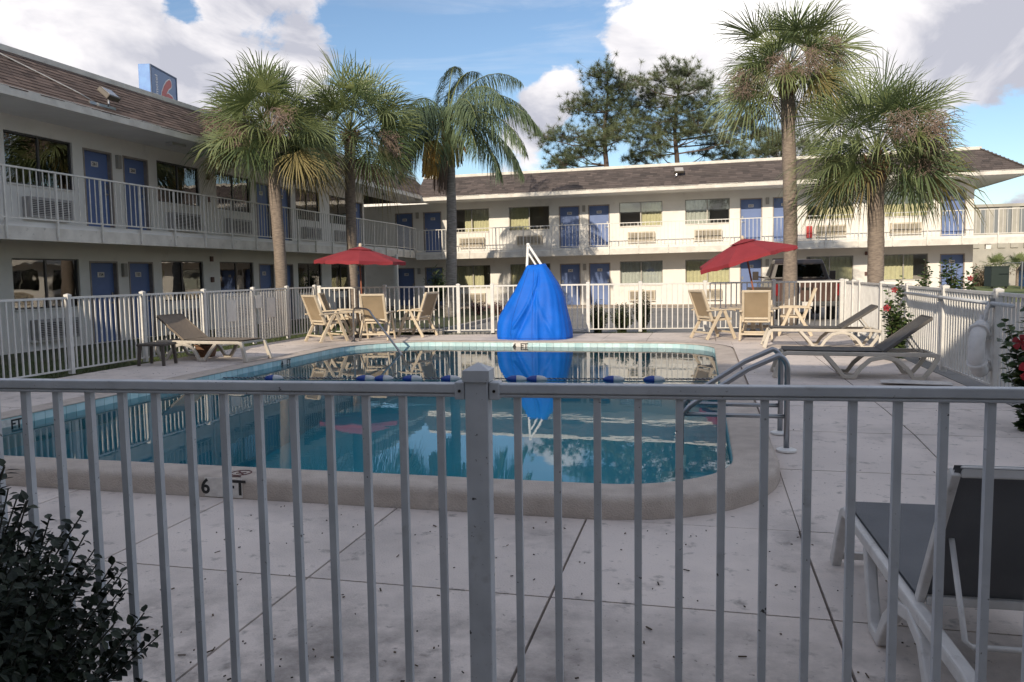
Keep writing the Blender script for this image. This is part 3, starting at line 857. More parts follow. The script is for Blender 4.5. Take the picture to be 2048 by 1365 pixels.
b = MB(); b.lathe([(.07, 0), (.07, -.04), (.05, -.09), (.01, -.11)], 12, (24.1, -1.0, 2.35)); fit(left, loff, 'security_camera', b, m_dark)
m_bulb = M('lamp_lens', (0.55, 0.53, 0.5), 0.3)
for u in (19.0, 27.2, 33.6): fit(left, loff, 'ceiling_lamp', MB().box(u - .3, u + .3, -1.0, -.8, 4.98, 5.049), m_bulb, bevel=.01)
for u in (-6, 2.6, 10.2): fit(back, boff, 'ceiling_lamp', MB().box(u - .1, u + .1, -1.0, -.8, 2.28, 2.349), m_bulb, bevel=.02)
# floodlights standing on the roof slopes
m_flood = M('floodlight_bronze', (0.10, 0.085, 0.07), 0.5); m_lens = M('flood_lens', (0.40, 0.38, 0.36), 0.15)


def floodlight(par, off, u, y, z, label, conduit=True):
    c = Vector((u, y, z)) - off
    b = MB(); b.box(-.22, .22, -.06, .06, -.16, .16)
    o = b.build('floodlight', m_flood, par, loc=c + Vector((0, -.18, .28)), rot=(R(-48), 0, R(8)), bevel=.02)
    MB().box(-.185, .185, -.066, -.058, -.125, .125).build('lens', m_lens, o)
    MB().tube([(-.1, .05, -.1), (-.12, .14, -.2), (-.2, .16, -.27)], .02, 6).build('bracket', m_steel, o)
    if conduit:
        MB().tube([c + Vector(p) for p in ((-.25, -.02, .06), (-.6, .12, .22), (-2.2, .72, .78), (-2.9, .98, 1.0), (-3.1, 1.16, 1.13), (-3.15, 1.4, 1.14))], .017, 6).build('conduit', m_plate, par, smooth=True)
        MB().box(c.x - .5, c.x + .3, c.y - .1, c.y - .02, c.z - .01, c.z + .05).build('mounting_rail', m_steel, par)


floodlight(left, loff, 15.75, -1.40, 5.33, '')
floodlight(back, boff, -.95, -1.2, 5.62, '', False)
# roadside sign standing beyond the left wing
sg = thing('motel_sign', (-22.94, 31.1, -.3), 'tall blue box sign with a big red white-edged numeral rising behind the left roof', 'sign', rz=R(12.0))
m_sblue = M('sign_blue_side', (0.07, 0.20, 0.52), 0.45, (0.10, 0.27, 0.60), 3.0)
m_sface = M('sign_blue_face', (0.085, 0.17, 0.36), 0.35, (0.10, 0.19, 0.38), 2.0)
m_sred = M('sign_red', (0.50, 0.06, 0.055), 0.4); m_swht = M('sign_white', (0.75, 0.74, 0.74), 0.4); m_sdk = M('sign_trim', (0.05, 0.08, 0.16), 0.5)
MB().box(-.50, 0, -1.15, 1.37, 7.5, 10.79).build('cabinet', m_sblue, sg, bevel=.015)
MB().box(.001, .012, -1.08, 1.30, 7.56, 10.72).build('face_panel', m_sface, sg)
b = MB(); b.box(.0, .03, -1.15, -1.08, 7.5, 10.79); b.box(.0, .03, 1.30, 1.37, 7.5, 10.79); b.box(.0, .03, -1.0795, 1.2995, 10.72, 10.79); b.build('face_trim', m_sdk, sg)


def six(wd, x, nm, mat):
    pts = [(.64, 10.36), (.42, 10.24), (.20, 10.04), (.0, 9.77), (-.12, 9.4), (-.16, 9.0), (-.05, 8.6), (.25, 8.35), (.65, 8.35), (.98, 8.6), (1.08, 9.0), (1.0, 9.4), (.75, 9.70), (.45, 9.74), (.15, 9.57)]
    b = MB(); Q = [(x, p[0], p[1]) for p in pts]
    b.strip(Q, .006, wd, (1, 0, 0)); c0 = Q[0]
    b.prism([(c0[1] + wd / 2 * math.cos(2 * PI * k / 14), c0[2] + wd / 2 * math.sin(2 * PI * k / 14)) for k in range(14)], 'x', x - .0031, x + .0031)
    b.build(nm, mat, sg)


six(.44, .016, 'numeral_edge', m_swht); six(.33, .024, 'numeral', m_sred)
put('lettering', text_mesh('motel', .36, .002, .006), m_swht, sg, loc=(.016, -.62, 10.05), rot=Matrix(((0, 0, 1), (0, -1, 0), (1, 0, 0))).to_euler())
MB().tube([(-.25, .1, 0), (-.25, .1, 7.5)], .2, 12).build('pole', m_sdk, sg, smooth=True)
# ---------------------------------------------------------------- patio furniture
m_resin = M('resin_tan', (0.60, 0.505, 0.375), 0.5, (0.52, 0.435, 0.32), 6.0, layers=(((0.30, 0.24, 0.17), 12, 0.62, 0.75, 0.5),))
m_sling = M('sling_taupe', (0.33, 0.25, 0.16), 0.8, (0.28, 0.21, 0.13), 3.0, bump=0.4, bscale=300)
m_sling_d = M('sling_grey', (0.115, 0.105, 0.095), 0.8, (0.09, 0.083, 0.076), 4.0, bump=0.4, bscale=300)
m_resin_w = M('resin_ivory', (0.54, 0.49, 0.42), 0.5, (0.45, 0.41, 0.35), 6.0, layers=(((0.28, 0.25, 0.21), 10, 0.60, 0.75, 0.5),))
m_resin_g = M('resin_white_grey', (0.66, 0.64, 0.62), 0.5, (0.54, 0.52, 0.50), 7.0, layers=(((0.25, 0.23, 0.21), 12, 0.60, 0.75, 0.5),))


def sheet(pa, pb, n, sag, w, t, crown=0.0):
    """woven sheet hung between two edges along a straight run, with sag"""
    b = MB(); pa, pb = Vector(pa), Vector(pb); d = pb - pa; nl = Vector((0, d.z, -d.y)).normalized() if abs(d.y) + abs(d.z) > 0 else Vector((0, 0, -1))
    g = []
    for i in range(n + 1):
        row = []
        for j in range(5):
            s = i / n; k = (j - 2) / 2
            p = pa + d * s + Vector((k * w / 2, 0, 0)) + nl * sag * math.sin(PI * s) * (1 - k * k * .8)
            row.append(p)
        g.append(row)
    for sgn in (1, -1):
        ids = [[b.vert(p + nl * sgn * t / 2) for p in row] for row in g]
        for i in range(n):
            for j in range(4): b.f.append((ids[i][j], ids[i + 1][j], ids[i + 1][j + 1], ids[i][j + 1]))
    return b


def make_chair(label):
    """high-back folding resin chair facing +Y"""
    o = thing('patio_chair', (0, 0, 0), label, 'chair', 'resin chairs at the umbrella tables')
    hb = Vector((0, -.20, .40)); ht = Vector((0, -.44, 1.04))
    b = MB()
    for s in (-1, 1): b.bar(hb + Vector((s * .26, 0, 0)), ht + Vector((s * .26, 0, 0)), .056, .055, (0, 1, 0))
    b.bar(ht + Vector((-.283, .0, -.012)), ht + Vector((.283, 0, -.012)), .045, .05, (0, 1, .3)); b.bar(hb + Vector((-.238, -.022, .06)), hb + Vector((.238, -.022, .06)), .035, .045)
    b.build('back_frame', m_resin, o, bevel=.008)
    sheet(hb + Vector((0, -.03, .09)), ht + Vector((0, 0.004, -.04)), 6, .012, .475, .006).build('back_sling', m_sling, o, smooth=True, fix=False)
    b = MB()
    for s in (-1, 1): b.bar((s * .26, -.24, .405), (s * .26, .27, .43), .04, .045)
    b.bar((-.24, .27, .428), (.24, .27, .428), .04, .045); b.bar((-.24, -.18, .395), (.24, -.18, .395), .035, .04)
    b.build('seat_frame', m_resin, o, bevel=.008)
    sheet((0, -.17, .425), (0, .255, .445), 5, .02, .48, .006).build('seat_sling', m_sling, o, smooth=True, fix=False)
    for s in (-1, 1):
        b = MB(); x = s * .305
        b.strip([(x, -.36, .615), (x, -.1, .63), (x, .15, .632), (x, .30, .622), (x, .34, .60)], .058, .032, (1, 0, 0)); b.build('armrest', m_resin, o, bevel=.008)
        for y0 in (-.37, .33):
            b = MB(); b.bar((x, .02 + (.05 if y0 > 0 else -.03), .61), (x + s * .015, y0, .0), .040, .066, (0, 1, 0)); b.build('leg', m_resin, o, bevel=.007)
    for y0, z in ((-.315, .14), (.275, .14)):
        MB().bar((-.30, y0, z), (.30, y0, z), .03, .04).build('stretcher', m_resin, o, bevel=.006)
    return o


chair0 = None
CH = [(-8.20, 16.42, -32, 'tan patio chair seen from behind, leftmost at the left umbrella table'),
      (-8.62, 17.95, -75, 'tan patio chair by the left fence at the left umbrella table'),
      (-7.20, 16.95, 8, 'tan patio chair behind the chrome handrail at the left umbrella table'),
      (-6.62, 17.95, 78, 'tan patio chair on the right side of the left umbrella table'),
      (0.26, 17.72, -58, 'tan patio chair on the left side of the right umbrella table'),
      (1.12, 17.38, -4, 'tan patio chair with its back to the pool at the right umbrella table'),
      (2.02, 18.72, 84, 'tan patio chair turned side-on, right of the right umbrella table'),
      (1.30, 19.35, 172, 'tan patio chair on the far side of the right umbrella table')]
for x, y, a, lb in CH:
    if chair0 is None: chair0 = make_chair(lb); c = chair0
    else: c = copy_tree(chair0); c['label'] = lb
    c.location = (x, y, .0); c.rotation_euler = (0, 0, R(a))


def make_table(x, y, label):
    o = thing('patio_table', (x, y, 0), label, 'table', 'round resin tables under the umbrellas')
    b = MB(); b.lathe([(.53, 0), (.555, .012), (.555, .03), (.54, .04)], 32, (0, 0, .60)); b.build('table_top', m_resin, o, smooth=False)
    for k in range(4):
        a = R(45 + 90 * k); c, s = math.cos(a), math.sin(a)
        P = [(c * r, s * r, z) for r, z in ((.40, .59), (.30, .45), (.22, .30), (.26, .14), (.40, .0))]
        MB().strip(P, .04, .05, (-s, c, 0)).build('leg', m_resin, o, bevel=.006)
    MB().lathe([(.05, .06), (.05, .60)], 12).build('pole_sleeve', m_resin, o)
    MB().lathe([(.24, 0), (.24, .05), (.10, .09), (.04, .16)], 24).build('umbrella_base', m_sling_d, o)
    return o


make_table(-7.82, 17.55, 'round tan table under the level red umbrella on the left')
make_table(1.12, 18.35, 'round tan table under the tilted red umbrella on the right')
m_canvas = M('canvas_maroon', (0.31, 0.034, 0.044), 0.85, (0.26, 0.027, 0.036), 3.0, bump=0.3, bscale=200, trans=.12)
m_pole = M('wood_pole', (0.30, 0.10, 0.05), 0.5, (0.22, 0.07, 0.035), 8.0)


def umbrella(x, y, label, rad, z_rim, z_top, tilt, pole_top, fold=0.0):
    o = thing('patio_umbrella', (x, y, 0), label, 'umbrella', 'red umbrellas')
    T = Matrix.Translation(Vector((pole_top[0], pole_top[1], z_top))) @ Matrix.Rotation(tilt[0], 4, 'X') @ Matrix.Rotation(tilt[1], 4, 'Y')
    n = 8; h = z_top - z_rim
    b = MB(); rows = 7; cols = 48
    ids = []
    for i in range(rows + 1):
        s = i / rows; row = []
        for j in range(cols):
            a = 2 * PI * j / cols + R(22.5); seg = (j % (cols // n)) / (cols // n); d = abs(seg - .5) * 2
            rr = rad * s * (math.cos(PI / n) / math.cos((seg - .5) * 2 * PI / n)) * (1 - .05 * s * (1 - d * d))
            zz = -h * (s ** 1.12) - .03 * s * (1 - d * d) * 0 - (fold * .5 * s * s * (0.5 + .5 * math.sin(a * 2 + .7)))
            row.append(b.vert(T @ Vector((rr * math.cos(a), rr * math.sin(a), zz))))
        ids.append(row)
    for i in range(rows):
        for j in range(cols): b.f.append((ids[i][j], ids[i + 1][j], ids[i + 1][(j + 1) % cols], ids[i][(j + 1) % cols]))
    val = [b.vert(Vector(b.v[ids[rows][j]]) + (T.to_3x3() @ Vector((0, 0, -.075 - .012 * math.sin(j * 1.9))))) for j in range(cols)]
    for j in range(cols): b.f.append((ids[rows][j], val[j], val[(j + 1) % cols], ids[rows][(j + 1) % cols]))
    ca = b.build('canopy', m_canvas, o, smooth=False)
    sol = ca.modifiers.new('thickness', 'SOLIDIFY'); sol.thickness = .004
    for k in range(n):
        a = 2 * PI * k / n + R(22.5)
        e = [T @ Vector((rad * s * math.cos(a), rad * s * math.sin(a), -h * (s ** 1.12) - fold * .5 * s * s * (.5 + .5 * math.sin(a * 2 + .7)) - .012)) for s in (.03, .35, .7, .99)]
        MB().tube(e, .008, 5).build('rib', m_pole, o)
        MB().tube([e[1] * .5 + e[2] * .5, T @ Vector((0, 0, -h - .12))], .006, 5).build('strut', m_pole, o)
    tp = T @ Vector((0, 0, 0)); kn = T @ Vector((0, 0, -h - .15))
    MB().tube([(0, 0, .12), (0, 0, 1.0), kn, tp], .02, 10).build('pole', m_pole, o, smooth=True)
    f = MB(); f.lathe([(.02, -.02), (.035, .01), (.042, .045), (.03, .08), (.008, .095)], 10)
    for i in range(len(f.v)): f.v[i] = tuple(T @ Vector(f.v[i]))
    f.build('finial', m_resin, o, smooth=True)
    v = MB(); rr = []
    for j in range(24):
        a = 2 * PI * j / 24 + R(22.5); rr.append(T @ Vector((.3 * math.cos(a), .3 * math.sin(a), -.062)))
    for j in range(24): v.face((T @ Vector((0, 0, .018)), rr[j], rr[(j + 1) % 24]))
    v.build('vent_cap', m_canvas, o)
    return o


umbrella(-7.84, 17.55, 'red umbrella standing level over the left table', 1.07, 1.80, 2.13, (R(0), R(2)), (0.0, 0.0))
umbrella(1.12, 18.35, 'red umbrella tilted over the right table', 1.12, 1.78, 2.13, (R(3), R(-13)), (-.24, 0.0), .16)


def make_lounger(name, label, frame, sling, back_deg, back_len=.72, mirror=1):
    """stacking chaise: foot at -Y end, head at +Y end, length 1.95"""
    o = thing('lounge_chair', (0, 0, 0), label, 'lounge chair', 'stacking pool lounge chairs')
    for s in (-1, 1):
        x = s * .31
        MB().strip([(x, -.98, .30), (x, -.90, .335), (x, 0, .33), (x, .85, .33), (x, .97, .31)], .05, .055, (1, 0, 0)).build('side_rail', frame, o, bevel=.01)
        # foot leg, slanted middle leg, arch, head leg
        MB().strip([(x, -.96, .31), (x * 1.03, -1.0, .2), (x * 1.08, -1.06, .0)], .05, [.06, .06, .075], (1, 0, 0)).build('leg', frame, o, bevel=.008)
        ar = [(x, -.42, .32), (x * 1.05, -.30, .18), (x * 1.08, -.18, .028), (x * 1.08, -.06, .028), (x * 1.06, .02, .15), (x * 1.03, .14, .26), (x * 1.02, .30, .295),
              (x * 1.03, .46, .26), (x * 1.06, .58, .15), (x * 1.08, .66, .028), (x * 1.08, .78, .028), (x * 1.05, .88, .16), (x, .95, .30)]
        MB().strip(ar, .05, .056, (1, 0, 0)).build('arched_leg', frame, o, bevel=.008)
    MB().bar((-.33, -1.04, .05), (.33, -1.04, .05), .03, .04).build('foot_bar', frame, o, bevel=.006)
    MB().bar((-.30, .93, .315), (.30, .93, .315), .05, .05).build('head_bar', frame, o, bevel=.006)
    MB().bar((-.30, -.93, .335), (.30, -.93, .335), .05, .04).build('end_bar', frame, o, bevel=.006)
    sheet((0, -.95, .372), (0, .30, .366), 8, .012, .60, .014).build('seat_sling', sling, o, smooth=True, fix=False)
    a = R(back_deg); by, bz = .30, .372; ty, tz = by + back_len * math.cos(a), bz + back_len * math.sin(a)
    bf = MB()
    for s in (-1, 1): bf.bar((s * .295, by, bz - .012), (s * .295, ty, tz - .012), .03, .04)
    bf.bar((-.28, ty, tz - .012), (.28, ty, tz - .012), .03, .04); bf.bar((-.28, by + .03, bz - .0), (.28, by + .03, bz - .0), .03, .035)
    bf.build('back_frame', sling if frame is not m_resin_g else frame, o, bevel=.006)
    sheet((0, by, bz), (0, ty + .01, tz + .006), 8, .02, .60, .014).build('back_sling', sling, o, smooth=True, fix=False)
    sy, sz = by + .55 * back_len * math.cos(a), bz + .55 * back_len * math.sin(a) - .03
    MB().tube([(-.25, sy, sz), (-.25, sy + .16, .36), (-.23, sy + .17, .345), (.23, sy + .17, .345), (.25, sy + .16, .36), (.25, sy, sz)], .011, 6).build('prop_bar', frame, o, smooth=True)
    return o


lg = make_lounger('', 'grey lounge chair on the right with ivory legs, nearer the pool ladder', m_resin_w, m_sling_d, 38)
lg.location = (2.05, 11.58, 0); lg.rotation_euler = (0, 0, R(-92))
lg = make_lounger('', 'lounge chair on the right, farther one beside the tall hibiscus', m_resin_w, MATS['sling_grey'], 34)
lg.location = (2.22, 15.9, 0); lg.rotation_euler = (0, 0, R(-91))
lg = make_lounger('', 'brown lounge chair on the left beside a small dark side table', m_resin_w, M('sling_brown', (0.20, 0.16, 0.12), 0.8, (0.165, 0.13, 0.10), 3.0, bump=0.4, bscale=300), 36)
lg.location = (-8.62, 12.62, 0); lg.rotation_euler = (0, 0, R(83))
lg = make_lounger('', 'large lounge chair in the shade at bottom right behind the foreground fence', m_resin_g, M('sling_dark_green', (0.125, 0.128, 0.135), 0.75, (0.105, 0.108, 0.115), 4, bump=.4, bscale=300), 60, .67)
lg.location = (1.10, 3.52, -.15); lg.rotation_euler = (0, 0, R(182))
# small side table
t = thing('side_table', (-9.02, 11.72, 0), 'small dark brown side table beside the left lounge chair', 'table', rz=R(8))
m_brown = M('resin_brown', (0.075, 0.062, 0.052), 0.6)
MB().box(-.24, .24, -.22, .22, .33, .37).build('table_top', m_brown, t, bevel=.01)
for sx in (-1, 1):
    for sy in (-1, 1): MB().bar((sx * .20, sy * .18, .33), (sx * .22, sy * .20, 0), .05, .05, (0, 1, 0), .04, .04).build('leg', m_brown, t)

# ---------------------------------------------------------------- pool equipment
m_cloth = M('tarp_blue', (0.004, 0.135, 0.64), 0.6, (0.004, 0.11, 0.54), 3.0, bump=0.3, bscale=25, spec=.25)
cv = thing('covered_pool_lift', (-3.67, 17.62, 0), 'pool lift under a bright blue draped cover with white arms sticking out', 'pool lift')
prof = [(0, .85, .84, .62), (.14, .855, .835, .62), (.36, .84, .80, .60), (.52, .79, .765, .56), (.70, .68, .72, .51), (.87, .57, .685, .46), (1.04, .46, .63, .40), (1.23, .36, .54, .33), (1.375, .285, .44, .26), (1.5, .225, .36, .20), (1.575, .195, .31, .15), (1.62, .18, .26, .11)]
b = MB(); cols = 220; ids = []
import bisect
NR = 48
for i in range(NR + 1):
    z = 1.62 * i / NR; k = min(len(prof) - 2, max(0, bisect.bisect_right([p[0] for p in prof], z) - 1)); t_ = (z - prof[k][0]) / (prof[k + 1][0] - prof[k][0])
    lf, rg, dp = [prof[k][c] * (1 - t_) + prof[k + 1][c] * t_ for c in (1, 2, 3)]
    row = []; s = 1 - z / 1.62
    for j in range(cols):
        a = 2 * PI * j / cols; ca, sa = math.cos(a), math.sin(a); e = .72
        px = (abs(ca) ** e) * (1 if ca > 0 else -1); py = (abs(sa) ** e) * (1 if sa > 0 else -1)
        fo = .030 * s * math.sin(a * 7 + 2.2 * z + .6 * math.sin(3 * a)) + .012 * (s ** .5) * math.sin(a * 19 - 3.5 * z + 2 * math.sin(a * 2 + z)) + .030 * mnoise.noise(Vector((ca * 2.2, sa * 2.2, z * 2.6)))
        if sa < 0:                                  # diagonal pulls and a sag in the front drape
            fo += .085 * math.exp(-((px * .9 + .10 - .55 * (z - .75)) / .035) ** 2) * (1 if .25 < z < 1.5 else .3) - .06 * math.exp(-((px * .9 - .02 - .45 * (z - .75)) / .05) ** 2)
            fo += .055 * math.exp(-((px - .22) / .03) ** 2) - .05 * math.exp(-((px + .25) / .22) ** 2 - ((z - .45) / .16) ** 2)
            fo += .03 * math.exp(-((px * .9 - .45 + .5 * (z - .3)) / .05) ** 2) * (1 if z < .9 else 0)
        m_ = 1 + fo / .7
        row.append(b.vert(((rg if px > 0 else lf) * px * (1 + fo * .35), dp * py * (1 + (fo * 1.4)), z * (1 + .012 * math.sin(a * 5)) + (.035 * max(0, px) if i == NR else 0))))
    ids.append(row)
for i in range(NR):
    for j in range(cols): b.f.append((ids[i][j], ids[i][(j + 1) % cols], ids[i + 1][(j + 1) % cols], ids[i + 1][j]))
b.f.append(tuple(ids[NR]))
b.build('cover', m_cloth, cv, smooth=True)
m_seam = M('seam_blue', (0.004, 0.075, 0.38), 0.7)
for j in (118, 152, 166, 200, 12, 60, 90):
    pts_ = [Vector(b.v[ids[i][j]]) * 1.0 for i in range(1, NR - 1)]
    MB().tube([p + Vector((p.x, p.y, 0)).normalized() * .002 for p in pts_], .0045, 5).build('seam', m_seam, cv, smooth=True)
MB().tube([Vector(b.v[ids[1][j]]) + Vector((b.v[ids[1][j]][0], b.v[ids[1][j]][1], 0)).normalized() * .003 for j in range(cols)], .006, 5, closed=True).build('hem', m_seam, cv, smooth=True)
m_wht = M('enamel_white', (0.78, 0.77, 0.74), 0.35)
b = MB(); b.bar((-.17, 0, 1.45), (-.135, 0, 2.11), .055, .05, (0, 1, 0)); b.build('mast', m_wht, cv, bevel=.006)
b = MB(); b.bar((-.13, 0, 2.10), (.21, 0, 1.58), .05, .05, (0, 1, 0)); b.build('arm', m_wht, cv, bevel=.006)
b = MB(); b.bar((-.12, 0, 1.90), (.10, 0, 1.55), .04, .04, (0, 1, 0)); b.build('actuator', m_wht, cv, bevel=.006)
MB().box(-.165, -.10, -.03, .03, 2.07, 2.135).build('pivot', m_wht, cv, bevel=.01)


def arc(c, r, a0, a1, n, ex, ez):
    ex, ez = Vector(ex), Vector(ez)
    return [Vector(c) + ex * r * math.cos(R(a0 + (a1 - a0) * k / n)) + ez * r * math.sin(R(a0 + (a1 - a0) * k / n)) for k in range(n + 1)]


# ladder on the right: two looped grab rails
ld = thing('pool_ladder', (0.71, 7.3, -.03), 'stainless steel pool ladder with two looped grab rails on the right', 'ladder')
for yy in (-.29, .28):
    zb_ = zg(7.3 + yy) + .03
    P = [Vector((0, yy, zb_)), Vector((0, yy, .62))]
    P += arc((-.13, yy, .66), .13, 0, 62, 7, (1, 0, 0), (0, 0, 1))
    P += [Vector((-.32, yy, .655)), Vector((-.70, yy, .40))]
    P += [Vector((-.80, yy, .325)), Vector((-.865, yy, .25)), Vector((-.885, yy, .16)), Vector((-.885, yy, -.9))]
    MB().tube(P, .024, 12).build('grab_rail', m_steel, ld, smooth=True)
    MB().tube([(-.885, yy, .255), (0, yy, .255)], .019, 10).build('side_bar', m_steel, ld, smooth=True)
    MB().lathe([(.085, -.003), (.085, .012), (.06, .022), (.026, .026)], 20, (0, yy, zb_)).build('flange', m_wht, ld)
for z in (-.25, -.55, -.85): MB().box(-.93, -.84, -.29, .28, z - .012, z + .012).build('tread', m_wht, ld)
# handrail on the far left, from the deck down into the water
hr = thing('pool_handrail', (-7.50, 16.30, 0), 'single chrome handrail stepping into the far left corner of the pool', 'handrail')
u = Vector((1.59, -1.29, 0)).normalized()
H = [Vector((0, 0, 0)), Vector((0, 0, .60)), u * .02 + Vector((0, 0, .68)), u * .08 + Vector((0, 0, .735)), u * .16 + Vector((0, 0, .75)), u * .62 + Vector((0, 0, .745)), u * .78 + Vector((0, 0, .71)), u * .90 + Vector((0, 0, .62)), u * 2.0 + Vector((0, 0, -.06)), u * 2.35 + Vector((0, 0, -.27))]
MB().tube(H, .022, 12).build('rail', m_steel, hr, smooth=True)
MB().lathe([(.07, -.002), (.07, .012), (.03, .03)], 16).build('flange', m_steel, hr)
# lane rope with two-tone floats
rp = thing('float_rope', (-3.5, 11.3, -.105), 'safety rope of blue and white floats strung across the pool', 'float rope')
m_blue = M('float_blue', (0.02, 0.06, 0.30), 0.35); m_fw = M('float_white', (0.62, 0.63, 0.63), 0.45, (0.50, 0.51, 0.52), 12)
m_ropew = M('rope_grey', (0.30, 0.31, 0.31), 0.7); m_roped = M('rope_dark', (0.03, 0.05, 0.09), 0.7)
def ropey(x): return 10.92 + (x + 7.3) * .105
path = [(x / 10 - 3.65 - 3.6 + 3.5 - .0, ropey(x / 10 - 3.65 - 3.6) - 11.3, .012 + .006 * math.sin(x * .9)) for x in range(0, 75)]
for k_ in range(2):
    b = MB(); q = [(p[0], p[1] + .012 * math.cos(i * 2.4 + PI * k_), p[2] + .012 * math.sin(i * 2.4 + PI * k_)) for i, p in enumerate([(path[0][0] + (path[-1][0] - path[0][0]) * j / 299, path[0][1] + (path[-1][1] - path[0][1]) * j / 299, .012) for j in range(300)])]
    b.tube(q, .007, 4); b.build('rope', m_ropew if k_ else m_roped, rp)
hp = [(.012, -.155), (.034, -.12), (.050, -.08), (.055, -.02), (.055, 0)]
fa = MB().lathe(hp, 18).mesh('float', True); fb = MB().lathe([(r_, -z) for r_, z in hp[::-1]], 18).mesh('float_half', True)
for x in (-6.42, -4.96, -4.68, -4.24, -3.65, -2.66, -2.36, -1.24, -.66):
    o = put('float', fa, m_blue, rp, loc=(x + 3.5, ropey(x) - 11.3, .006), rot=(0, R(90), R(6)))
    put('float_half', fb, m_fw, o)
# life ring and reaching pole on the right fence
lr = thing('life_ring', (3.17, 10.22, .52), 'white life ring hung on a post of the right fence', 'life ring')
b = MB(); b.tube([(0, .255 * math.cos(2 * PI * k / 36), .255 * math.sin(2 * PI * k / 36)) for k in range(36)], .085, 14, closed=True)
b.build('ring', M('ring_white', (0.70, 0.68, 0.66), 0.55, (0.58, 0.56, 0.54), 8), lr, smooth=True, rot=(0, 0, R(-28)))
for a in (35, 125, 215, 305):
    c = Vector((0, .255 * math.cos(R(a)), .255 * math.sin(R(a)))); rad = c.normalized(); P = [c + rad * .092 * math.cos(2 * PI * k / 16) + Vector((.092, 0, 0)) * math.sin(2 * PI * k / 16) for k in range(16)]
    P2 = [Matrix.Rotation(R(-28), 3, 'Z') @ p for p in P]
    b = MB(); b.tube(P2, .02, 6, closed=True); b.build('strap', m_resin_g, lr)
b = MB(); b.tube([(.03, .0, .32), (.05, .05, .42), (.08, .0, .52), (.03, -.06, .47), (.02, -.05, .34), (.0, .03, .30), (.02, .08, .38)], .022, 7); b.build('rope_coil', m_resin_g, lr, smooth=True)
rpole = thing('reaching_pole', (3.26, 12.0, 1.02), 'long white reaching pole clipped level along the right fence', 'pole')
MB().tube([(0, -2.45, .02), (0, 2.4, .03)], .024, 10).build('shaft', m_fw, rpole, smooth=True)
for y in (-1.78, .28, 2.33): MB().box(-.02, .06, y - .02, y + .02, -.03, .08).build('clip', m_steel, rpole)
bd = MB(); bd.prism([(-.42, -.12), (.40, -.14), (.43, .08), (-.2, .15), (-.40, .06)], 'z', 0, .012)
o = bd.build('kickboard', m_resin_g, loc=(2.63, 10.85, .02), rot=(R(2), R(1), 0), bevel=.003); tag(o, 'flat white foam board lying on the deck beside the right lounge chair', 'board')
pt = thing('plant_pot', (-8.98, 13.05, 0), 'low brown planter standing behind the left lounge chair', 'planter')
MB().lathe([(.15, 0), (.20, .2), (.22, .21), (.22, .23), (.19, .23), (.17, .19)], 16).build('pot', M('terracotta_brown', (0.16, 0.085, 0.05), 0.8), pt)
b = MB()
for k in range(60):
    a = random.uniform(0, 2 * PI); r_ = random.uniform(0, .16); p = Vector((r_ * math.cos(a), r_ * math.sin(a), .2)); d = Vector((math.cos(a) * .12, math.sin(a) * .12, random.uniform(.04, .14))); b.av = random.random()
    sd = Vector((-d.y, d.x, 0)).normalized() * .018; b.face((p - sd, p + sd, p + d))
b.build('leaves', M('pot_leaves', (0.06, 0.1, 0.03), 0.7, attr=((.05, .08, .02), (.12, .13, .05))), pt, fix=False)
# scattered twigs and leaf litter on the deck, too many to count
b = MB()
for k in range(520):
    near = k < 430
    x, y = (random.uniform(-3, 3), random.uniform(2.3, 5.0) ** 1.0) if near else (random.choice((random.uniform(.7, 3), random.uniform(-9.2, -7.8))), random.uniform(6, 17))
    if near and random.random() < .45: y = random.uniform(2.3, 3.1)
    z = zg(y) + .001; a = random.uniform(0, PI); l = random.choice((.006, .007, .008, .01, .012, .016, .035)) ; w = random.uniform(.003, .008); b.av = random.random()
    c, s = math.cos(a), math.sin(a)
    b.bar((x - c * l / 2, y - s * l / 2, z + .002), (x + c * l / 2, y + s * l / 2, z + .003), w, .004)
tag(b.build('leaf_litter', M('litter', (0.06, 0.045, 0.03), 0.9, attr=((.02, .016, .012), (.10, .065, .035))), fix=False), 'dark twigs and leaf crumbs scattered over the concrete deck', 'litter', kind='stuff')

# ---------------------------------------------------------------- pickup truck
tk = thing('pickup_truck', (3.12, 25.6, -.125), 'dark brown pickup truck parked tail-first behind the far fence', 'truck')
m_paint = M('paint_brown_black', (0.030, 0.020, 0.017), 0.35, coat=.15); m_paint2 = M('paint_copper', (0.075, 0.034, 0.024), 0.4, coat=.15)
m_tint = glassy('truck_glass', (0.10, 0.11, 0.11), 1.5, 0.01, boost=.02); m_tyre = M('tyre', (0.02, 0.02, 0.02), 0.85); m_chrome = M('chrome', (0.3, 0.3, 0.3), 0.25, metal=1.0)
W2 = .97
prof = [(0, .50), (0, 1.22), (.05, 1.25), (1.95, 1.25), (1.98, 1.27), (3.9, 1.24), (5.25, 1.12), (5.5, 1.0), (5.55, .55), (5.0, .45), (.4, .45)]
MB().prism(prof, 'x', -W2, W2).build('body', m_paint, tk, bevel=.04)
MB().box(-W2 + .10, W2 - .10, -.012, .0, .62, 1.19).build('tailgate', m_paint2, tk, bevel=.02)
cab = [(2.0, 1.26), (2.12, 1.78), (2.3, 1.90), (3.3, 1.92), (3.55, 1.86), (4.35, 1.25)]
b = MB(); i0 = []
for sx in (-1, 1):
    i0.append([b.vert((sx * (W2 - .04 - max(0, (z - 1.26)) * .30), y, z)) for y, z in cab])
n = len(cab)
b.f.append(tuple(i0[0])); b.f.append(tuple(i0[1][::-1]))
for k in range(n - 1): b.f.append((i0[0][k], i0[1][k], i0[1][k + 1], i0[0][k + 1]))
b.f.append((i0[0][n - 1], i0[1][n - 1], i0[1][0], i0[0][0]))
b.build('cab', m_paint, tk, bevel=.03)
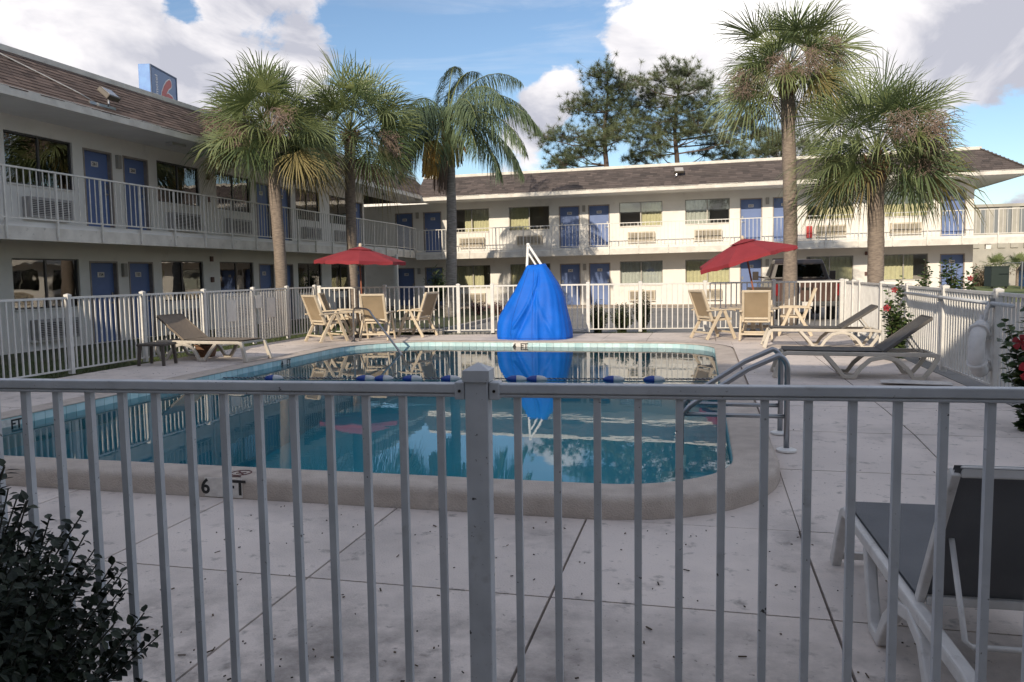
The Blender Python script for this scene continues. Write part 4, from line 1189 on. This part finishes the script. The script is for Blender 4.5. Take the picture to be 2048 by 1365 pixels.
b = MB(); b.face(((-.76, 2.012, 1.33), (.76, 2.012, 1.33), (.66, 2.105, 1.74), (-.66, 2.105, 1.74))); b.build('rear_window', m_tint, tk, fix=False)
for sx in (-1, 1):
    b = MB(); b.face([(sx * (W2 - .02 - (z - 1.26) * .30), y, z) for y, z in ((2.2, 1.32), (2.3, 1.76), (3.3, 1.8), (4.0, 1.34))]); b.build('side_window', m_tint, tk, fix=False)
    MB().box(sx * .90 - .06, sx * .90 + .06, -.03, .06, .78, 1.14).build('tail_light', M('tail_red', (0.22, 0.01, 0.012), 0.2, coat=.6), tk, bevel=.015)
    b = MB(); b.bar((sx * .95, 3.75, 1.3), (sx * 1.2, 3.72, 1.34), .04, .05); b.box(sx * 1.27 - .1, sx * 1.27 + .1, 3.66, 3.76, 1.22, 1.52); b.build('mirror', m_paint, tk, bevel=.015)
    for y in (1.15, 4.55):
        w_ = MB(); w_.lathe([(.22, -.12), (.40, -.12), (.42, -.08), (.42, .08), (.40, .12), (.22, .12)], 24)
        for i in range(len(w_.v)): x_, y_, z_ = w_.v[i]; w_.v[i] = (z_ + sx * .86, x_ + y, y_ + .42)
        wo = w_.build('wheel', m_tyre, tk)
        r_ = MB(); r_.lathe([(.05, .0), (.22, .0), (.22, .02)], 16)
        for i in range(len(r_.v)): x_, y_, z_ = r_.v[i]; r_.v[i] = (sx * (.955 + z_), x_ + y, y_ + .42)
        r_.build('rim', m_chrome, wo)
MB().box(-W2, W2, -.16, -.02, .46, .62).build('rear_bumper', m_chrome, tk, bevel=.03)
MB().box(-.15, .15, -.17, -.161, .47, .60).build('number_plate', m_plate, tk)
MB().box(-.16, .16, -.03, -.0125, .95, 1.03).build('tailgate_handle', m_dark, tk, bevel=.01)

# ---------------------------------------------------------------- beyond the right end
fb = thing('far_building', (21.5, 60.5, -.3), 'pale panelled building far behind the right end of the motel', 'building', rz=R(0))
m_far = M('far_panel', (0.44, 0.41, 0.35), 0.8, (0.34, 0.32, 0.28), 1.0); m_fard = M('far_panel_shade', (0.19, 0.205, 0.215), 0.7)  # second panel tone has the upper wall's shade put into its colour
MB().box(-4.5, 14, 0, 8, 0, 4.0).build('wall', m_far, fb)
for k in range(24): MB().box(-4.3 + k * .78, -3.85 + k * .78, -.10, -.001, 3.0, 5.6 + k * .03).build('panel', m_far, fb)
MB().box(-4.5, 14, .0, 8, 4.0, 5.7).build('upper_wall', m_fard, fb)
MB().box(-4.6, 14.1, -.12, 8.1, 5.75, 5.95).build('coping', m_far, fb)
dm = M('dumpster_green', (0.006, 0.018, 0.015), 0.6); db = M('bin_blue', (0.03, 0.12, 0.36), 0.5)
d1 = thing('dumpster', (16.6, 50, .2), 'dark green dumpster behind a chain-link gate at the far right', 'dumpster')
MB().box(-.7, .2, 0, 1.2, .1, 1.22).build('bin', dm, d1, bevel=.02); MB().box(-.72, .22, -.03, 1.22, 1.221, 1.27).build('lid', dm, d1)
for x in (-.6, .1): MB().box(x - .05, x + .05, .1, .2, 0, .1).build('caster', m_dark, d1)
d2 = thing('dumpster', (18.2, 49.2, .2), 'blue dumpster with a peaked dark lid at the right edge of the photo', 'dumpster')
MB().box(-.75, .9, 0, 1.3, .1, 1.0).build('bin', db, d2, bevel=.02); MB().prism([(-.85, 1.0), (-.6, 1.45), (.8, 1.5), (1.0, 1.0)], 'y', -.05, 1.35).build('lid', m_dark, d2)
gp = thing('gate_post', (16.95, 48.6, .2), 'thin galvanised gate post with a diagonal brace by the dumpsters', 'post')
MB().tube([(0, 0, 0), (0, 0, 1.5)], .045, 8).build('upright', m_steel, gp); MB().tube([(0, 0, .7), (.45, 0, .05)], .025, 6).build('brace', m_steel, gp); MB().tube([(-.9, 0, 1.42), (.6, 0, 1.42)], .025, 6).build('top_bar', m_steel, gp)
# ---------------------------------------------------------------- palms
m_trunk = M('palm_trunk', (0.29, 0.235, 0.19), 0.9, (0.17, 0.135, 0.11), 9.0, detail=8, bump=1.0, bscale=22, stretch=(1, 1, 4.0))
m_trunkq = M('queen_palm_trunk', (0.34, 0.315, 0.29), 0.9, (0.20, 0.18, 0.165), 5.0, bump=0.8, bscale=14, stretch=(1, 1, 5.0))
m_fan = M('sabal_leaf', (0.07, 0.1, 0.04), 0.45, attr=((0.075, 0.120, 0.055), (0.285, 0.315, 0.125)), trans=0.22)
m_fan_old = M('sabal_leaf_old', (0.2, 0.18, 0.07), 0.6, attr=((0.17, 0.16, 0.055), (0.34, 0.26, 0.12)), trans=0.2)
m_boot = M('palm_boot', (0.26, 0.15, 0.085), 0.9, (0.15, 0.085, 0.05), 6.0)
m_dry = M('dry_flower_stalk', (0.30, 0.22, 0.175), 0.95, (0.19, 0.135, 0.11), 10.0)
m_pet = M('palm_petiole', (0.15, 0.17, 0.06), 0.6)


def fan(b, hp, d, side, up, L, n, droop, rng):
    """costapalmate blade at hp, opening along d"""
    spread = R(rng.uniform(88, 108)); b0 = rng.uniform(0.05, 0.95)
    for k in range(n):
        t = -1 + 2 * k / (n - 1); a = t * spread
        dir_ = (d * math.cos(a) + side * math.sin(a)) * 1.0 + up * (0.30 * abs(t) ** 1.2 - .02 + rng.uniform(-.05, .05))
        dir_.normalize()
        if rng.random() < .06: continue
        l = L * (1.0 - .32 * abs(t) ** 2.2) * rng.uniform(.80, 1.10); dir_ = (dir_ + side * rng.gauss(0, .035)).normalized()
        base = hp + d * (.16 * (1 - abs(t)))
        wd = dir_.cross(up).normalized() * .0165
        g1, g2, g3 = droop * .10, droop * .34, droop * .78 + rng.uniform(0, .10)
        p1 = base + dir_ * l * .38 + Vector((0, 0, -g1 * l)); p2 = base + dir_ * l * .72 + Vector((0, 0, -g2 * l)); p3 = base + dir_ * l * (1.0 - .18 * droop) + Vector((0, 0, -g3 * l))
        b.av = min(1, max(0, b0 * .75 + rng.uniform(-.08, .22)))
        i = [b.vert(base - wd * .4), b.vert(base + wd * .4), b.vert(p1 - wd), b.vert(p1 + wd), b.vert(p2 - wd * .75), b.vert(p2 + wd * .75), b.vert(p3)]
        b.f += [(i[0], i[1], i[3], i[2]), (i[2], i[3], i[5], i[4]), (i[4], i[5], i[6])]


def sabal(loc, h, lean, crown_r, label, seed, nfr=40, rt=.19, boots=False, stalks=3):
    rng = random.Random(seed)
    o = thing('sabal_palm', loc, label, 'palm tree', 'cabbage palms around the pool')
    path = []; rad = []
    for k in range(26):
        t = k / 25; path.append((lean[0] * t * t + .03 * math.sin(5 * t), lean[1] * t * t, h * t))
        rad.append(rt * (1.18 - .25 * min(1, t * 4) if t < .25 else .93 + .03 * math.sin(t * 40)) * (1.0 if t < .9 else 1.0 + (t - .9) * 1.2))
    MB().tube(path, rad, 16).build('trunk', m_trunk, o, smooth=True)
    top = Vector(path[-1])
    fr, old, pet = MB(), MB(), MB()
    for k in range(nfr):
        s = (k + .5) / nfr; el = math.asin(max(-1, min(1, 0.995 - 1.24 * s + rng.uniform(-.06, .06)))); az = k * 2.39996 + rng.uniform(-.25, .25)
        out = Vector((math.cos(az), math.sin(az), 0)); d0 = (out * math.cos(el) + Vector((0, 0, math.sin(el)))).normalized()
        pl = crown_r * (rng.uniform(.40, .58) if rng.random() < .72 else rng.uniform(.18, .38))
        P = [top + Vector((0, 0, .25 - .45 * s))]
        for j in range(1, 5):
            t = j / 4; P.append(P[0] + d0 * pl * t + Vector((0, 0, -.07 * pl * t * t * (1 + s))))
        d = ((P[-1] - P[-2]).normalized() + Vector((0, 0, -.30 * math.cos(el) * (1 if el > -.2 else .3)))).normalized(); side = d.cross(Vector((0, 0, 1)))
        if side.length < .1: side = Vector((-math.sin(az), math.cos(az), 0))
        side.normalize(); up = side.cross(d).normalized()
        ro_ = Matrix.Rotation(rng.gauss(0, .75), 3, d); side = ro_ @ side; up = ro_ @ up
        pet.tube(P, [.020, .016, .013, .011, .008], 4, cap=False)
        isold = s > .86 and rng.random() < .55
        fan(old if isold else fr, P[-1], d, side, up, crown_r * rng.uniform(.50, .64), 36, .08 + .34 * s + rng.uniform(-.05, .2), rng)
    fr.build('fronds', m_fan, o, fix=False); 
    if old.f: old.build('old_fronds', m_fan_old, o, fix=False)
    pet.build('petioles', m_pet, o, fix=False)
    bt = MB()
    for k in range(34 if boots else 22):
        az = k * 2.39996; z = h - .05 - (.55 if boots else .3) * (k / 30); r0 = rt * .95
        p = Vector((top.x + math.cos(az) * r0, top.y + math.sin(az) * r0, z)); q = p + Vector((math.cos(az) * .16, math.sin(az) * .16, .24))
        bt.bar(p, q, .085, .03, (0, 0, 1), .05, .02)
    bt.build('boots', m_boot, o)
    for k in range(stalks):                                   # dried flower stalks hanging through the crown
        b = MB(); az = -PI / 2 + rng.uniform(-1.5, 1.5); out = Vector((math.cos(az), math.sin(az), 0))
        c = top + out * crown_r * rng.uniform(.5, .78) + Vector((0, 0, rng.uniform(-.35, .65)))
        b.tube([top + Vector((0, 0, .1)), top * .4 + c * .6 + Vector((0, 0, .35)), c], .012, 4)
        for j in range(260):
            p = c + Vector((rng.gauss(0, .16), rng.gauss(0, .16), rng.uniform(-.40, .25))); q = p + Vector((rng.gauss(0, .11), rng.gauss(0, .11), rng.uniform(-.24, .06)))
            b.bar(p, q, .007, .007)
        tag(b.build('flower_stalk', m_dry, o, fix=False), kind='stuff')
    return o


sabal((-11.22, 19.8, -.13), 5.35, (-.12, 0), 2.05, 'cabbage palm nearest the left wing, left one of the left pair', 3, 62, .175, stalks=4)
sabal((-10.6, 23.0, -.13), 5.85, (.12, 0), 2.6, 'cabbage palm right of its twin, its trunk behind the level red umbrella', 11, 64, .17, stalks=4)
sabal((2.44, 24.0, -.13), 7.05, (-.10, 0), 2.4, 'tallest cabbage palm, its slim trunk crossing the back wing above the truck', 5, 50, .205, boots=True, stalks=4)
sabal((4.30, 22.0, -.13), 4.35, (.02, 0), 2.45, 'shorter broad cabbage palm at the right with a thick trunk', 21, 66, .215, boots=True, stalks=4)


def leaflet(b, p, d, L, w, sag, rng):
    sd = d.cross(Vector((0, 0, 1)))
    if sd.length < .05: sd = Vector((1, 0, 0))
    sd = sd.normalized() * w
    p1 = p + d * L * .5 + Vector((0, 0, -sag * .25 * L)); p2 = p + d * L * .85 + Vector((0, 0, -sag * L))
    i = [b.vert(p - sd * .5), b.vert(p + sd * .5), b.vert(p1 - sd), b.vert(p1 + sd), b.vert(p2)]
    b.f += [(i[0], i[1], i[3], i[2]), (i[2], i[3], i[4])]


def queen(loc, h, label, seed):
    rng = random.Random(seed)
    o = thing('queen_palm', loc, label, 'palm tree')
    P = [(.12 * math.sin(t * 2.2), 0, h * t) for t in [k / 30 for k in range(31)]]
    MB().tube(P, [.21 - .06 * k / 30 + .006 * (k % 2) for k in range(31)], 14).build('trunk', m_trunkq, o, smooth=True)
    top = Vector(P[-1])
    MB().tube([top + Vector((0, 0, -.1)), top + Vector((-.02, 0, .5)), top + Vector((-.06, 0, 1.1))], [.16, .12, .06], 10).build('crownshaft', m_pet, o, smooth=True)
    MB().tube([top + Vector((-.10, -.12, -.75)), top + Vector((-.16, -.2, .1)), top + Vector((-.20, -.22, .7))], [.03, .09, .03], 8).build('spathe', M('spathe_orange', (0.42, 0.17, 0.06), 0.8), o, smooth=True)
    MB().tube([top + Vector((.35, -.2, .25)), top + Vector((.62, -.22, -.3)), top + Vector((.7, -.2, -.5))], [.02, .06, .02], 6).build('spathe', MATS['spathe_orange'], o, smooth=True)
    leaf, rch = MB(), MB(); c0 = top + Vector((-.04, 0, .75))
    spec = [(100, 80, 3.2), (70, 78, 3.0), (20, 68, 3.6), (-30, 48, 3.7), (10, 40, 3.9), (60, 46, 3.4), (-60, 38, 3.2), (-8, 22, 3.8), (25, 6, 3.6), (-45, 10, 3.3), (150, 50, 2.9), (190, 40, 3.0), (170, 8, 3.1), (215, 15, 3.0), (-100, 42, 3.0), (240, 30, 3.0), (-20, -8, 3.2), (200, -12, 2.8), (120, 25, 3.0), (-80, -5, 2.8), (35, 52, 3.6)]
    for az, el, L in spec:
        a, e = R(az + rng.uniform(-8, 8)), R(el); out = Vector((math.cos(a), math.sin(a), 0)); p = c0.copy(); d = out * math.cos(e) + Vector((0, 0, math.sin(e)))
        pts = [p.copy()]; n = 46; tw = rng.uniform(.2, .95)
        for k in range(n):
            t = k / n; d = (d + Vector((0, 0, -1)) * (.028 + .05 * t) * .86 + out * .004).normalized(); p = p + d * L / n; pts.append(p.copy())
            if t > .12:
                side = d.cross(Vector((0, 0, 1)))
                side = side.normalized() if side.length > .05 else Vector((-out.y, out.x, 0))
                for s in (-1, 1):
                    for rep in range(3):
                        ld = (side * s * rng.uniform(.45, .9) + d * rng.uniform(.3, .6) + Vector((0, 0, rng.uniform(-.65, .15)))).normalized()
                        leaf.av = min(1, max(0, tw * .8 + rng.uniform(-.15, .2)))
                        leaflet(leaf, p + d * rng.uniform(0, L / n), ld, (.78 * math.sin(PI * min(.97, t * .8 + .2)) + .16) * rng.uniform(.8, 1.1), .013, rng.uniform(.55, 1.1), rng)
        rch.tube(pts[::5], [.03 - .0022 * i for i in range(len(pts[::5]))], 5, cap=False)
    leaf.build('fronds', M('queen_leaf', (0.05, 0.08, 0.04), 0.5, attr=((0.050, 0.088, 0.055), (0.165, 0.215, 0.105)), trans=0.18), o, fix=False)
    rch.build('frond_stems', m_pet, o, fix=False)
    for c, n, m, nm in ((Vector((-.58, -.55, -.75)), 300, M('fruit_gold', (0.80, 0.54, 0.17), 0.8, (0.66, 0.42, 0.11), 9, trans=.2), 'fruit_cluster'), (Vector((.32, -.25, -.35)), 150, M('fruit_green', (0.22, 0.20, 0.06), 0.8), 'fruit_cluster'), (Vector((-.30, -.15, -1.25)), 90, m_dry, 'dead_cluster')):
        b = MB(); hd = top + Vector((c.x * .55, c.y * .8, c.z * .4 + .35))
        for k in range(n):
            a = rng.uniform(0, 2 * PI); r_ = rng.uniform(.03, .32); q = top + c + Vector((math.cos(a) * r_, math.sin(a) * r_, rng.uniform(-.65, .05))); mid = (hd + q) / 2 + Vector((math.cos(a) * r_ * .6, math.sin(a) * r_ * .6, .22))
            b.tube([hd, mid, q], [.008, .014, .011], 4, cap=False)
        b.tube([top + Vector((0, 0, .2)), hd], .025, 6); b.build(nm, m, o, fix=False)
    return o


queen((-9.0, 28.0, -.12), 6.35, 'feathery queen palm with a golden fruit cluster before the back wing', 8)

# ---------------------------------------------------------------- pines
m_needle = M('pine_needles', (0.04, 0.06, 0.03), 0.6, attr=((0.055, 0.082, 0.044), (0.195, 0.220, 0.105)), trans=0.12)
m_bark = M('pine_bark', (0.14, 0.10, 0.08), 0.95, (0.08, 0.06, 0.05), 3.0, bump=0.8, bscale=12)


def pine(x, y, trunk, clumps, label, seed, zb=-.3):
    rng = random.Random(seed); o = thing('pine_tree', (x, y, zb), label, 'pine tree', 'pines behind the back wing')
    O = Vector((x, y, zb)); T = [Vector((tx, y, tz)) - O for tx, tz in trunk]
    T = [T[i].lerp(T[i + 1], j / 5) for i in range(len(T) - 1) for j in range(5)] + [T[-1]]; T = [p + Vector((.10 * math.sin(p.z * .9), .08 * math.cos(p.z * .7), 0)) for p in T]
    MB().tube(T, [.30 - .24 * k / (len(T) - 1) for k in range(len(T))], 10).build('trunk', m_bark, o, smooth=True)
    br, nd = MB(), MB()
    for (cx_, cz) in clumps:
        c = Vector((cx_, y + rng.uniform(-1.9, 1.9), cz)) - O
        cand = [t for t in T if t.z < c.z + .4] or [T[0]]
        t = min(cand, key=lambda q: (q - c).length + .8 * abs(c.z - .9 - q.z))
        mid = t * .45 + c * .55 + Vector((0, 0, -.25))
        br.tube([t, mid, c], [.060, .042, .020], 5, cap=False)
        bright = rng.uniform(.1, .8)
        for k in range(38):
            r_ = Vector((rng.gauss(0, .62), rng.gauss(0, .62), rng.gauss(0, .42))); q = c + r_
            br.tube([c * .7 + mid * .3, c + r_ * .5, q], [.016, .012, .008], 3, cap=False)
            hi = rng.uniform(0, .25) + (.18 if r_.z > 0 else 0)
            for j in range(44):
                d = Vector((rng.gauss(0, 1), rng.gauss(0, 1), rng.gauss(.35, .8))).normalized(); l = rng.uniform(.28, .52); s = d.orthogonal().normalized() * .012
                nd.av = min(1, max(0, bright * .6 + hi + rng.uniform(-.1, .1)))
                p0 = q + d * .02; nd.face((p0 - s, p0 + s, p0 + d * l))
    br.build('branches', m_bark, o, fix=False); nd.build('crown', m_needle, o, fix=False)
    return o


C1 = [(-6.9, 16.3), (-7.7, 16.0), (-6.0, 15.8), (-7.0, 15.2), (-5.6, 15.3), (-10.0, 14.3), (-8.9, 14.6), (-8.3, 14.1), (-6.6, 14.6), (-6.2, 14.0), (-7.9, 13.0), (-6.6, 12.6), (-5.4, 12.9), (-7.4, 12.0), (-5.2, 12.0), (-6.4, 11.4), (-9.5, 12.1), (-10.6, 11.9), (-11.5, 11.6), (-8.3, 11.3), (-10.1, 10.5), (-11.1, 10.2), (-9.1, 10.4), (-10.5, 9.9), (-7.9, 10.9), (-7.1, 13.6)]
C2 = [(-2.7, 16.6), (-1.8, 16.4), (-1.0, 16.4), (-3.4, 16.3), (-0.2, 15.9), (0.1, 15.3), (-1.8, 15.2), (-4.8, 15.8), (-3.8, 15.4), (-5.2, 14.8), (-4.2, 14.7), (-2.7, 14.3), (-1.4, 14.2), (-0.6, 14.5), (0.6, 14.1), (1.2, 13.3), (0.0, 13.5), (-4.6, 13.6), (-3.4, 13.0), (-2.3, 13.0), (-0.9, 13.2), (-0.2, 12.5), (-4.2, 12.0), (-3.0, 12.1), (-1.7, 12.2), (-0.7, 12.0), (0.4, 11.9), (1.2, 11.3), (-4.8, 10.8), (-5.2, 10.3), (-3.3, 11.1), (-3.2, 10.4), (0.4, 10.7), (1.9, 11.1), (1.9, 10.3), (2.9, 10.4), (3.1, 12.7), (3.8, 12.3), (4.3, 11.9), (4.7, 11.6), (2.7, 12.6)]
C3 = [(3.9, 9.8), (4.8, 10.0), (5.2, 10.1), (6.7, 10.2), (5.8, 10.5), (4.3, 9.5), (7.5, 9.8), (6.2, 9.3)]
pine(-7.2, 62, [(-7.2, -.3), (-7.2, 6), (-7.2, 10.5), (-7.15, 13), (-7.1, 15.8)], C1, 'tall pine behind the back roof, left of the two', 31)
pine(-2.1, 64, [(-2.1, -.3), (-2.0, 6), (-1.9, 10.5), (-2.0, 13), (-1.9, 16)], C2, 'tall pine behind the back roof, right one with a long side branch', 32)
pine(5.4, 60, [(5.4, -.3), (5.4, 6), (5.4, 9.8)], C3, 'low pine top peeking over the back roof beside the tallest palm', 33)


# ---------------------------------------------------------------- shrubs and flowers
def shrub(name, loc, label, cat, h, spread, nst, per, ll, lw, mats, seed, group=None, upright=.6, flowers=(), zmin=.05, curl=.3):
    rng = random.Random(seed); o = thing(name, loc, label, cat, group)
    st, lf = MB(), MB()
    for k in range(nst):
        az = rng.uniform(0, 2 * PI); lean = spread * rng.random() ** .6; H = h * rng.uniform(.5, 1.0) * (1 - .35 * (lean / max(spread, .01)) ** 2)
        base = Vector((rng.gauss(0, .25) * spread * .4, rng.gauss(0, .25) * spread * .4, 0)); tip = Vector((math.cos(az) * lean, math.sin(az) * lean, H))
        P = [base.lerp(tip, t) + Vector((math.cos(az), math.sin(az), 0)) * (-(1 - upright) * .5 * lean * math.sin(PI * t)) for t in [i / 6 for i in range(7)]]
        P = [p + Vector((rng.gauss(0, .012), rng.gauss(0, .012), 0)) * h * (i / 6) for i, p in enumerate(P)]
        st.tube(P, [(.0032 if h < 1.6 else .005) * h * (1.25 - t / 6) + .0008 for t in range(7)], 4, cap=False)
        for j in range(per):
            t = zmin + (1 - zmin) * ((j + rng.random()) / per); i = min(5, int(t * 6)); p = P[i].lerp(P[i + 1], t * 6 - i); ax = (P[i + 1] - P[i]).normalized()
            a2 = j * 2.4 + rng.uniform(-.4, .4); q = ax.orthogonal().normalized(); q2 = ax.cross(q)
            d = (q * math.cos(a2) + q2 * math.sin(a2) + ax * rng.uniform(.1, .8) + Vector((0, 0, rng.uniform(-.3, .2)))).normalized()
            L = ll * rng.uniform(.65, 1.15) * (1.0 if t < .85 else .75); w = lw * rng.uniform(.8, 1.15) / 2
            s = d.cross(Vector((rng.gauss(0, .5), rng.gauss(0, .5), 1))).normalized(); n = s.cross(d)
            lf.av = rng.random(); p0 = p + d * L * .12
            m1, m2 = p0 + d * L * .35 - n * curl * w * .3, p0 + d * L * .7 - n * curl * w * .5
            v = [lf.vert(p0), lf.vert(m1 + s * w + n * curl * w), lf.vert(m1), lf.vert(m1 - s * w + n * curl * w), lf.vert(m2 + s * w * .8 + n * curl * w * .6), lf.vert(m2), lf.vert(m2 - s * w * .8 + n * curl * w * .6), lf.vert(p0 + d * L - n * curl * w)]
            lf.f += [(v[0], v[2], v[1]), (v[0], v[3], v[2]), (v[1], v[2], v[5], v[4]), (v[2], v[3], v[6], v[5]), (v[4], v[5], v[7]), (v[5], v[6], v[7])]
    st.build('stems', mats[0], o, fix=False); lf.build('leaves', mats[1], o, fix=False)
    for (fx, fy, fz, fr_) in flowers:
        b = MB(); c = Vector((fx, fy, fz)); fd = Vector((rng.uniform(-.6, .2), -1, rng.uniform(-.1, .4))).normalized(); q = fd.orthogonal().normalized(); q2 = fd.cross(q)
        for k in range(5):
            a = 2 * PI * k / 5; b.av = rng.random()
            r0 = q * math.cos(a) + q2 * math.sin(a); s0 = q * -math.sin(a) + q2 * math.cos(a)
            pts = [c, c + r0 * fr_ * .5 + s0 * fr_ * .3 + fd * fr_ * .25, c + r0 * fr_ * .95 + s0 * fr_ * .38 + fd * fr_ * .2, c + r0 * fr_ * 1.05 + fd * fr_ * .1, c + r0 * fr_ * .95 - s0 * fr_ * .38 + fd * fr_ * .2, c + r0 * fr_ * .5 - s0 * fr_ * .3 + fd * fr_ * .25]
            i = [b.vert(p) for p in pts]; b.f += [(i[0], i[1], i[5]), (i[1], i[2], i[4], i[5]), (i[2], i[3], i[4])]
        b.tube([c, c + fd * fr_ * .9], fr_ * .06, 4)
        b.build('flower', M('hibiscus_red', (0.3, 0.01, 0.015), 0.6, attr=((0.20, .006, .010), (0.36, .014, .022)), trans=.2), o, fix=False)
    return o


m_twig = M('twig', (0.10, 0.075, 0.05), 0.9); m_twig_d = M('twig_dark', (0.035, 0.035, 0.025), 0.9)
m_leaf_d = M('holly_leaf', (0.02, 0.035, 0.018), 0.5, spec=.3, attr=((0.005, 0.011, 0.007), (0.024, 0.036, 0.019)))
m_leaf_h = M('hibiscus_leaf', (0.05, 0.09, 0.03), 0.4, attr=((0.022, 0.050, 0.020), (0.105, 0.145, 0.045)), trans=.18)
m_leaf_b = M('boxwood_leaf', (0.05, 0.08, 0.03), 0.5, attr=((0.025, 0.048, 0.022), (0.095, 0.115, 0.045)), trans=.12)
shrub('holly_bush', (-1.72, 1.42, -.16), 'dark glossy-leaved bush in the bottom left corner before the foreground fence', 'bush', 1.24, .46, 440, 96, .040, .019, (m_twig_d, m_leaf_d), 41, upright=.35, zmin=.25)
shrub('hibiscus', (2.98, 13.55, 0), 'tall leafy hibiscus growing by the right fence behind the grey lounge chair', 'plant', 1.42, .26, 24, 46, .095, .06, (m_twig, m_leaf_h), 42, upright=.9, flowers=[(-.17, -.16, .84, .055), (-.06, -.14, 1.12, .045)])
shrub('hibiscus', (3.72, 15.0, -.15), 'slender upright shrub behind the right fence, left of the blue doorway', 'plant', 1.95, .14, 12, 60, .10, .06, (m_twig, m_leaf_h), 43, upright=.95)
shrub('hibiscus', (4.12, 15.0, -.15), 'tallest slender shrub behind the right fence in front of the blue doorway', 'plant', 2.2, .20, 18, 60, .11, .065, (m_twig, m_leaf_h), 44, upright=.95)
shrub('hibiscus', (4.46, 15.1, -.15), 'sparse shrub behind the right fence with a red flower bud at its tip', 'plant', 1.75, .14, 10, 50, .11, .065, (m_twig, m_leaf_h), 45, upright=.95, flowers=[(.0, -.06, 1.42, .045)])
shrub('hibiscus', (2.92, 8.0, -.06), 'hibiscus with big red flowers at the right edge before the life ring', 'plant', 1.25, .34, 26, 34, .10, .065, (m_twig, m_leaf_h), 46, upright=.7, flowers=[(-.14, -.30, .62, .10), (-.20, -.25, .86, .07)])
for x, y, h, s, sd, lb in ((-2.55, 20.1, .85, .30, 51, 'clipped green shrub behind the far fence right of the blue cover'), (-1.95, 20.25, .80, .34, 52, 'green shrub behind the far fence, middle of the three by the asphalt'), (-1.45, 20.4, 1.05, .26, 53, 'taller green shrub behind the far fence beside a thick post')):
    shrub('green_shrub', (x, y, -.13), lb, 'shrub', h * 1.1, s, 90, 40, .06, .038, (m_twig, m_leaf_b), sd, 'shrubs beyond the far fence', upright=.6)
shrub('areca_plant', (-11.6, 34.2, -.1), 'leafy palm-like plant in the shaded corner where the two wings meet', 'plant', 2.1, .7, 26, 40, .30, .035, (m_twig, m_leaf_h), 54, upright=.5, zmin=.4)
for x, sd in ((-9.3, 61), (-8.4, 62), (-7.6, 63)):
    shrub('flowering_shrub', (x, 29.5, -.12), {61: 'low pink-flecked shrub left in the bed under the queen palm', 62: 'low pink-flecked shrub in the middle of the bed under the queen palm', 63: 'low pink-flecked shrub right in the bed under the queen palm'}[sd], 'shrub', .62, .5, 50, 30, .06, .035,
          (m_twig, M('pink_flecked_leaf', (0.1, 0.08, 0.05), 0.6, attr=((0.035, 0.06, 0.025), (0.30, 0.12, 0.14)))), sd, 'flowering shrubs under the queen palm')
shrub('dry_shrub', (17.3, 56.5, -.1), 'tangled dry brown shrub against the far wall at the right', 'shrub', 2.0, 2.4, 90, 30, .16, .06, (m_twig, M('dry_leaf', (0.16, 0.12, 0.08), 0.8, attr=((0.07, 0.065, 0.035), (0.24, 0.17, 0.12)))), 64, upright=.4)
for x, y, sd, lb in ((17.9, 55.5, 71, 'left palmetto above the dry shrub'), (19.3, 56.0, 72, 'middle palmetto of the three before the far building'), (20.6, 55.6, 73, 'rightmost palmetto at the edge of the photo')):
    rng = random.Random(sd); o = thing('palmetto', (x, y, -.1), lb, 'palmetto', 'palmettos at the far right'); b, pt_ = MB(), MB()
    MB().tube([(0, 0, 0), (0, 0, 1.5)], .12, 8).build('trunk', m_trunk, o)
    for k in range(16):
        az = k * 2.4; el = R(80 - 85 * k / 16); d = Vector((math.cos(az) * math.cos(el), math.sin(az) * math.cos(el), math.sin(el))); q = Vector((0, 0, 1.45)) + d * .5
        sd_ = d.cross(Vector((0, 0, 1))).normalized() if abs(d.z) < .98 else Vector((1, 0, 0)); pt_.tube([(0, 0, 1.4), q], .015, 4, cap=False); fan(b, q, d, sd_, sd_.cross(d), .6, 22, .5, rng)
    b.build('fronds', m_fan, o, fix=False); pt_.build('petioles', m_pet, o, fix=False)
# grass on the lawn strip beside the left wing
b = MB(); rng = random.Random(90)
for k in range(16000):
    y = rng.uniform(8.5, 24); x = rng.uniform(-12.6, -9.5)
    z = -.13; h = rng.uniform(.04, .10); a = rng.uniform(0, PI); w = .006; b.av = rng.random()
    c, s = math.cos(a) * w, math.sin(a) * w
    b.face(((x - c, y - s, z), (x + c, y + s, z), (x + rng.gauss(0, .03), y + rng.gauss(0, .03), z + h)))
for k in range(3500):
    x = rng.uniform(-9.2, 3.0); y = 17.95 + (x + 9.4) * .164 + rng.gauss(.15, .10) ; z = -.13; h = rng.uniform(.1, .19); a = rng.uniform(0, PI); w = .006; b.av = rng.random(); c, s = math.cos(a) * w, math.sin(a) * w
    if mnoise.noise(Vector((x * .9, 0, 0))) > .0: b.face(((x - c, y - s, z), (x + c, y + s, z), (x + rng.gauss(0, .04), y + rng.gauss(0, .04), z + h)))
tag(b.build('grass', M('grass_blade', (0.06, 0.1, 0.03), 0.6, attr=((0.035, 0.062, 0.016), (0.105, 0.135, 0.038)), trans=.15), fix=False), 'short green grass on the strip beside the left wing', 'grass', kind='stuff')
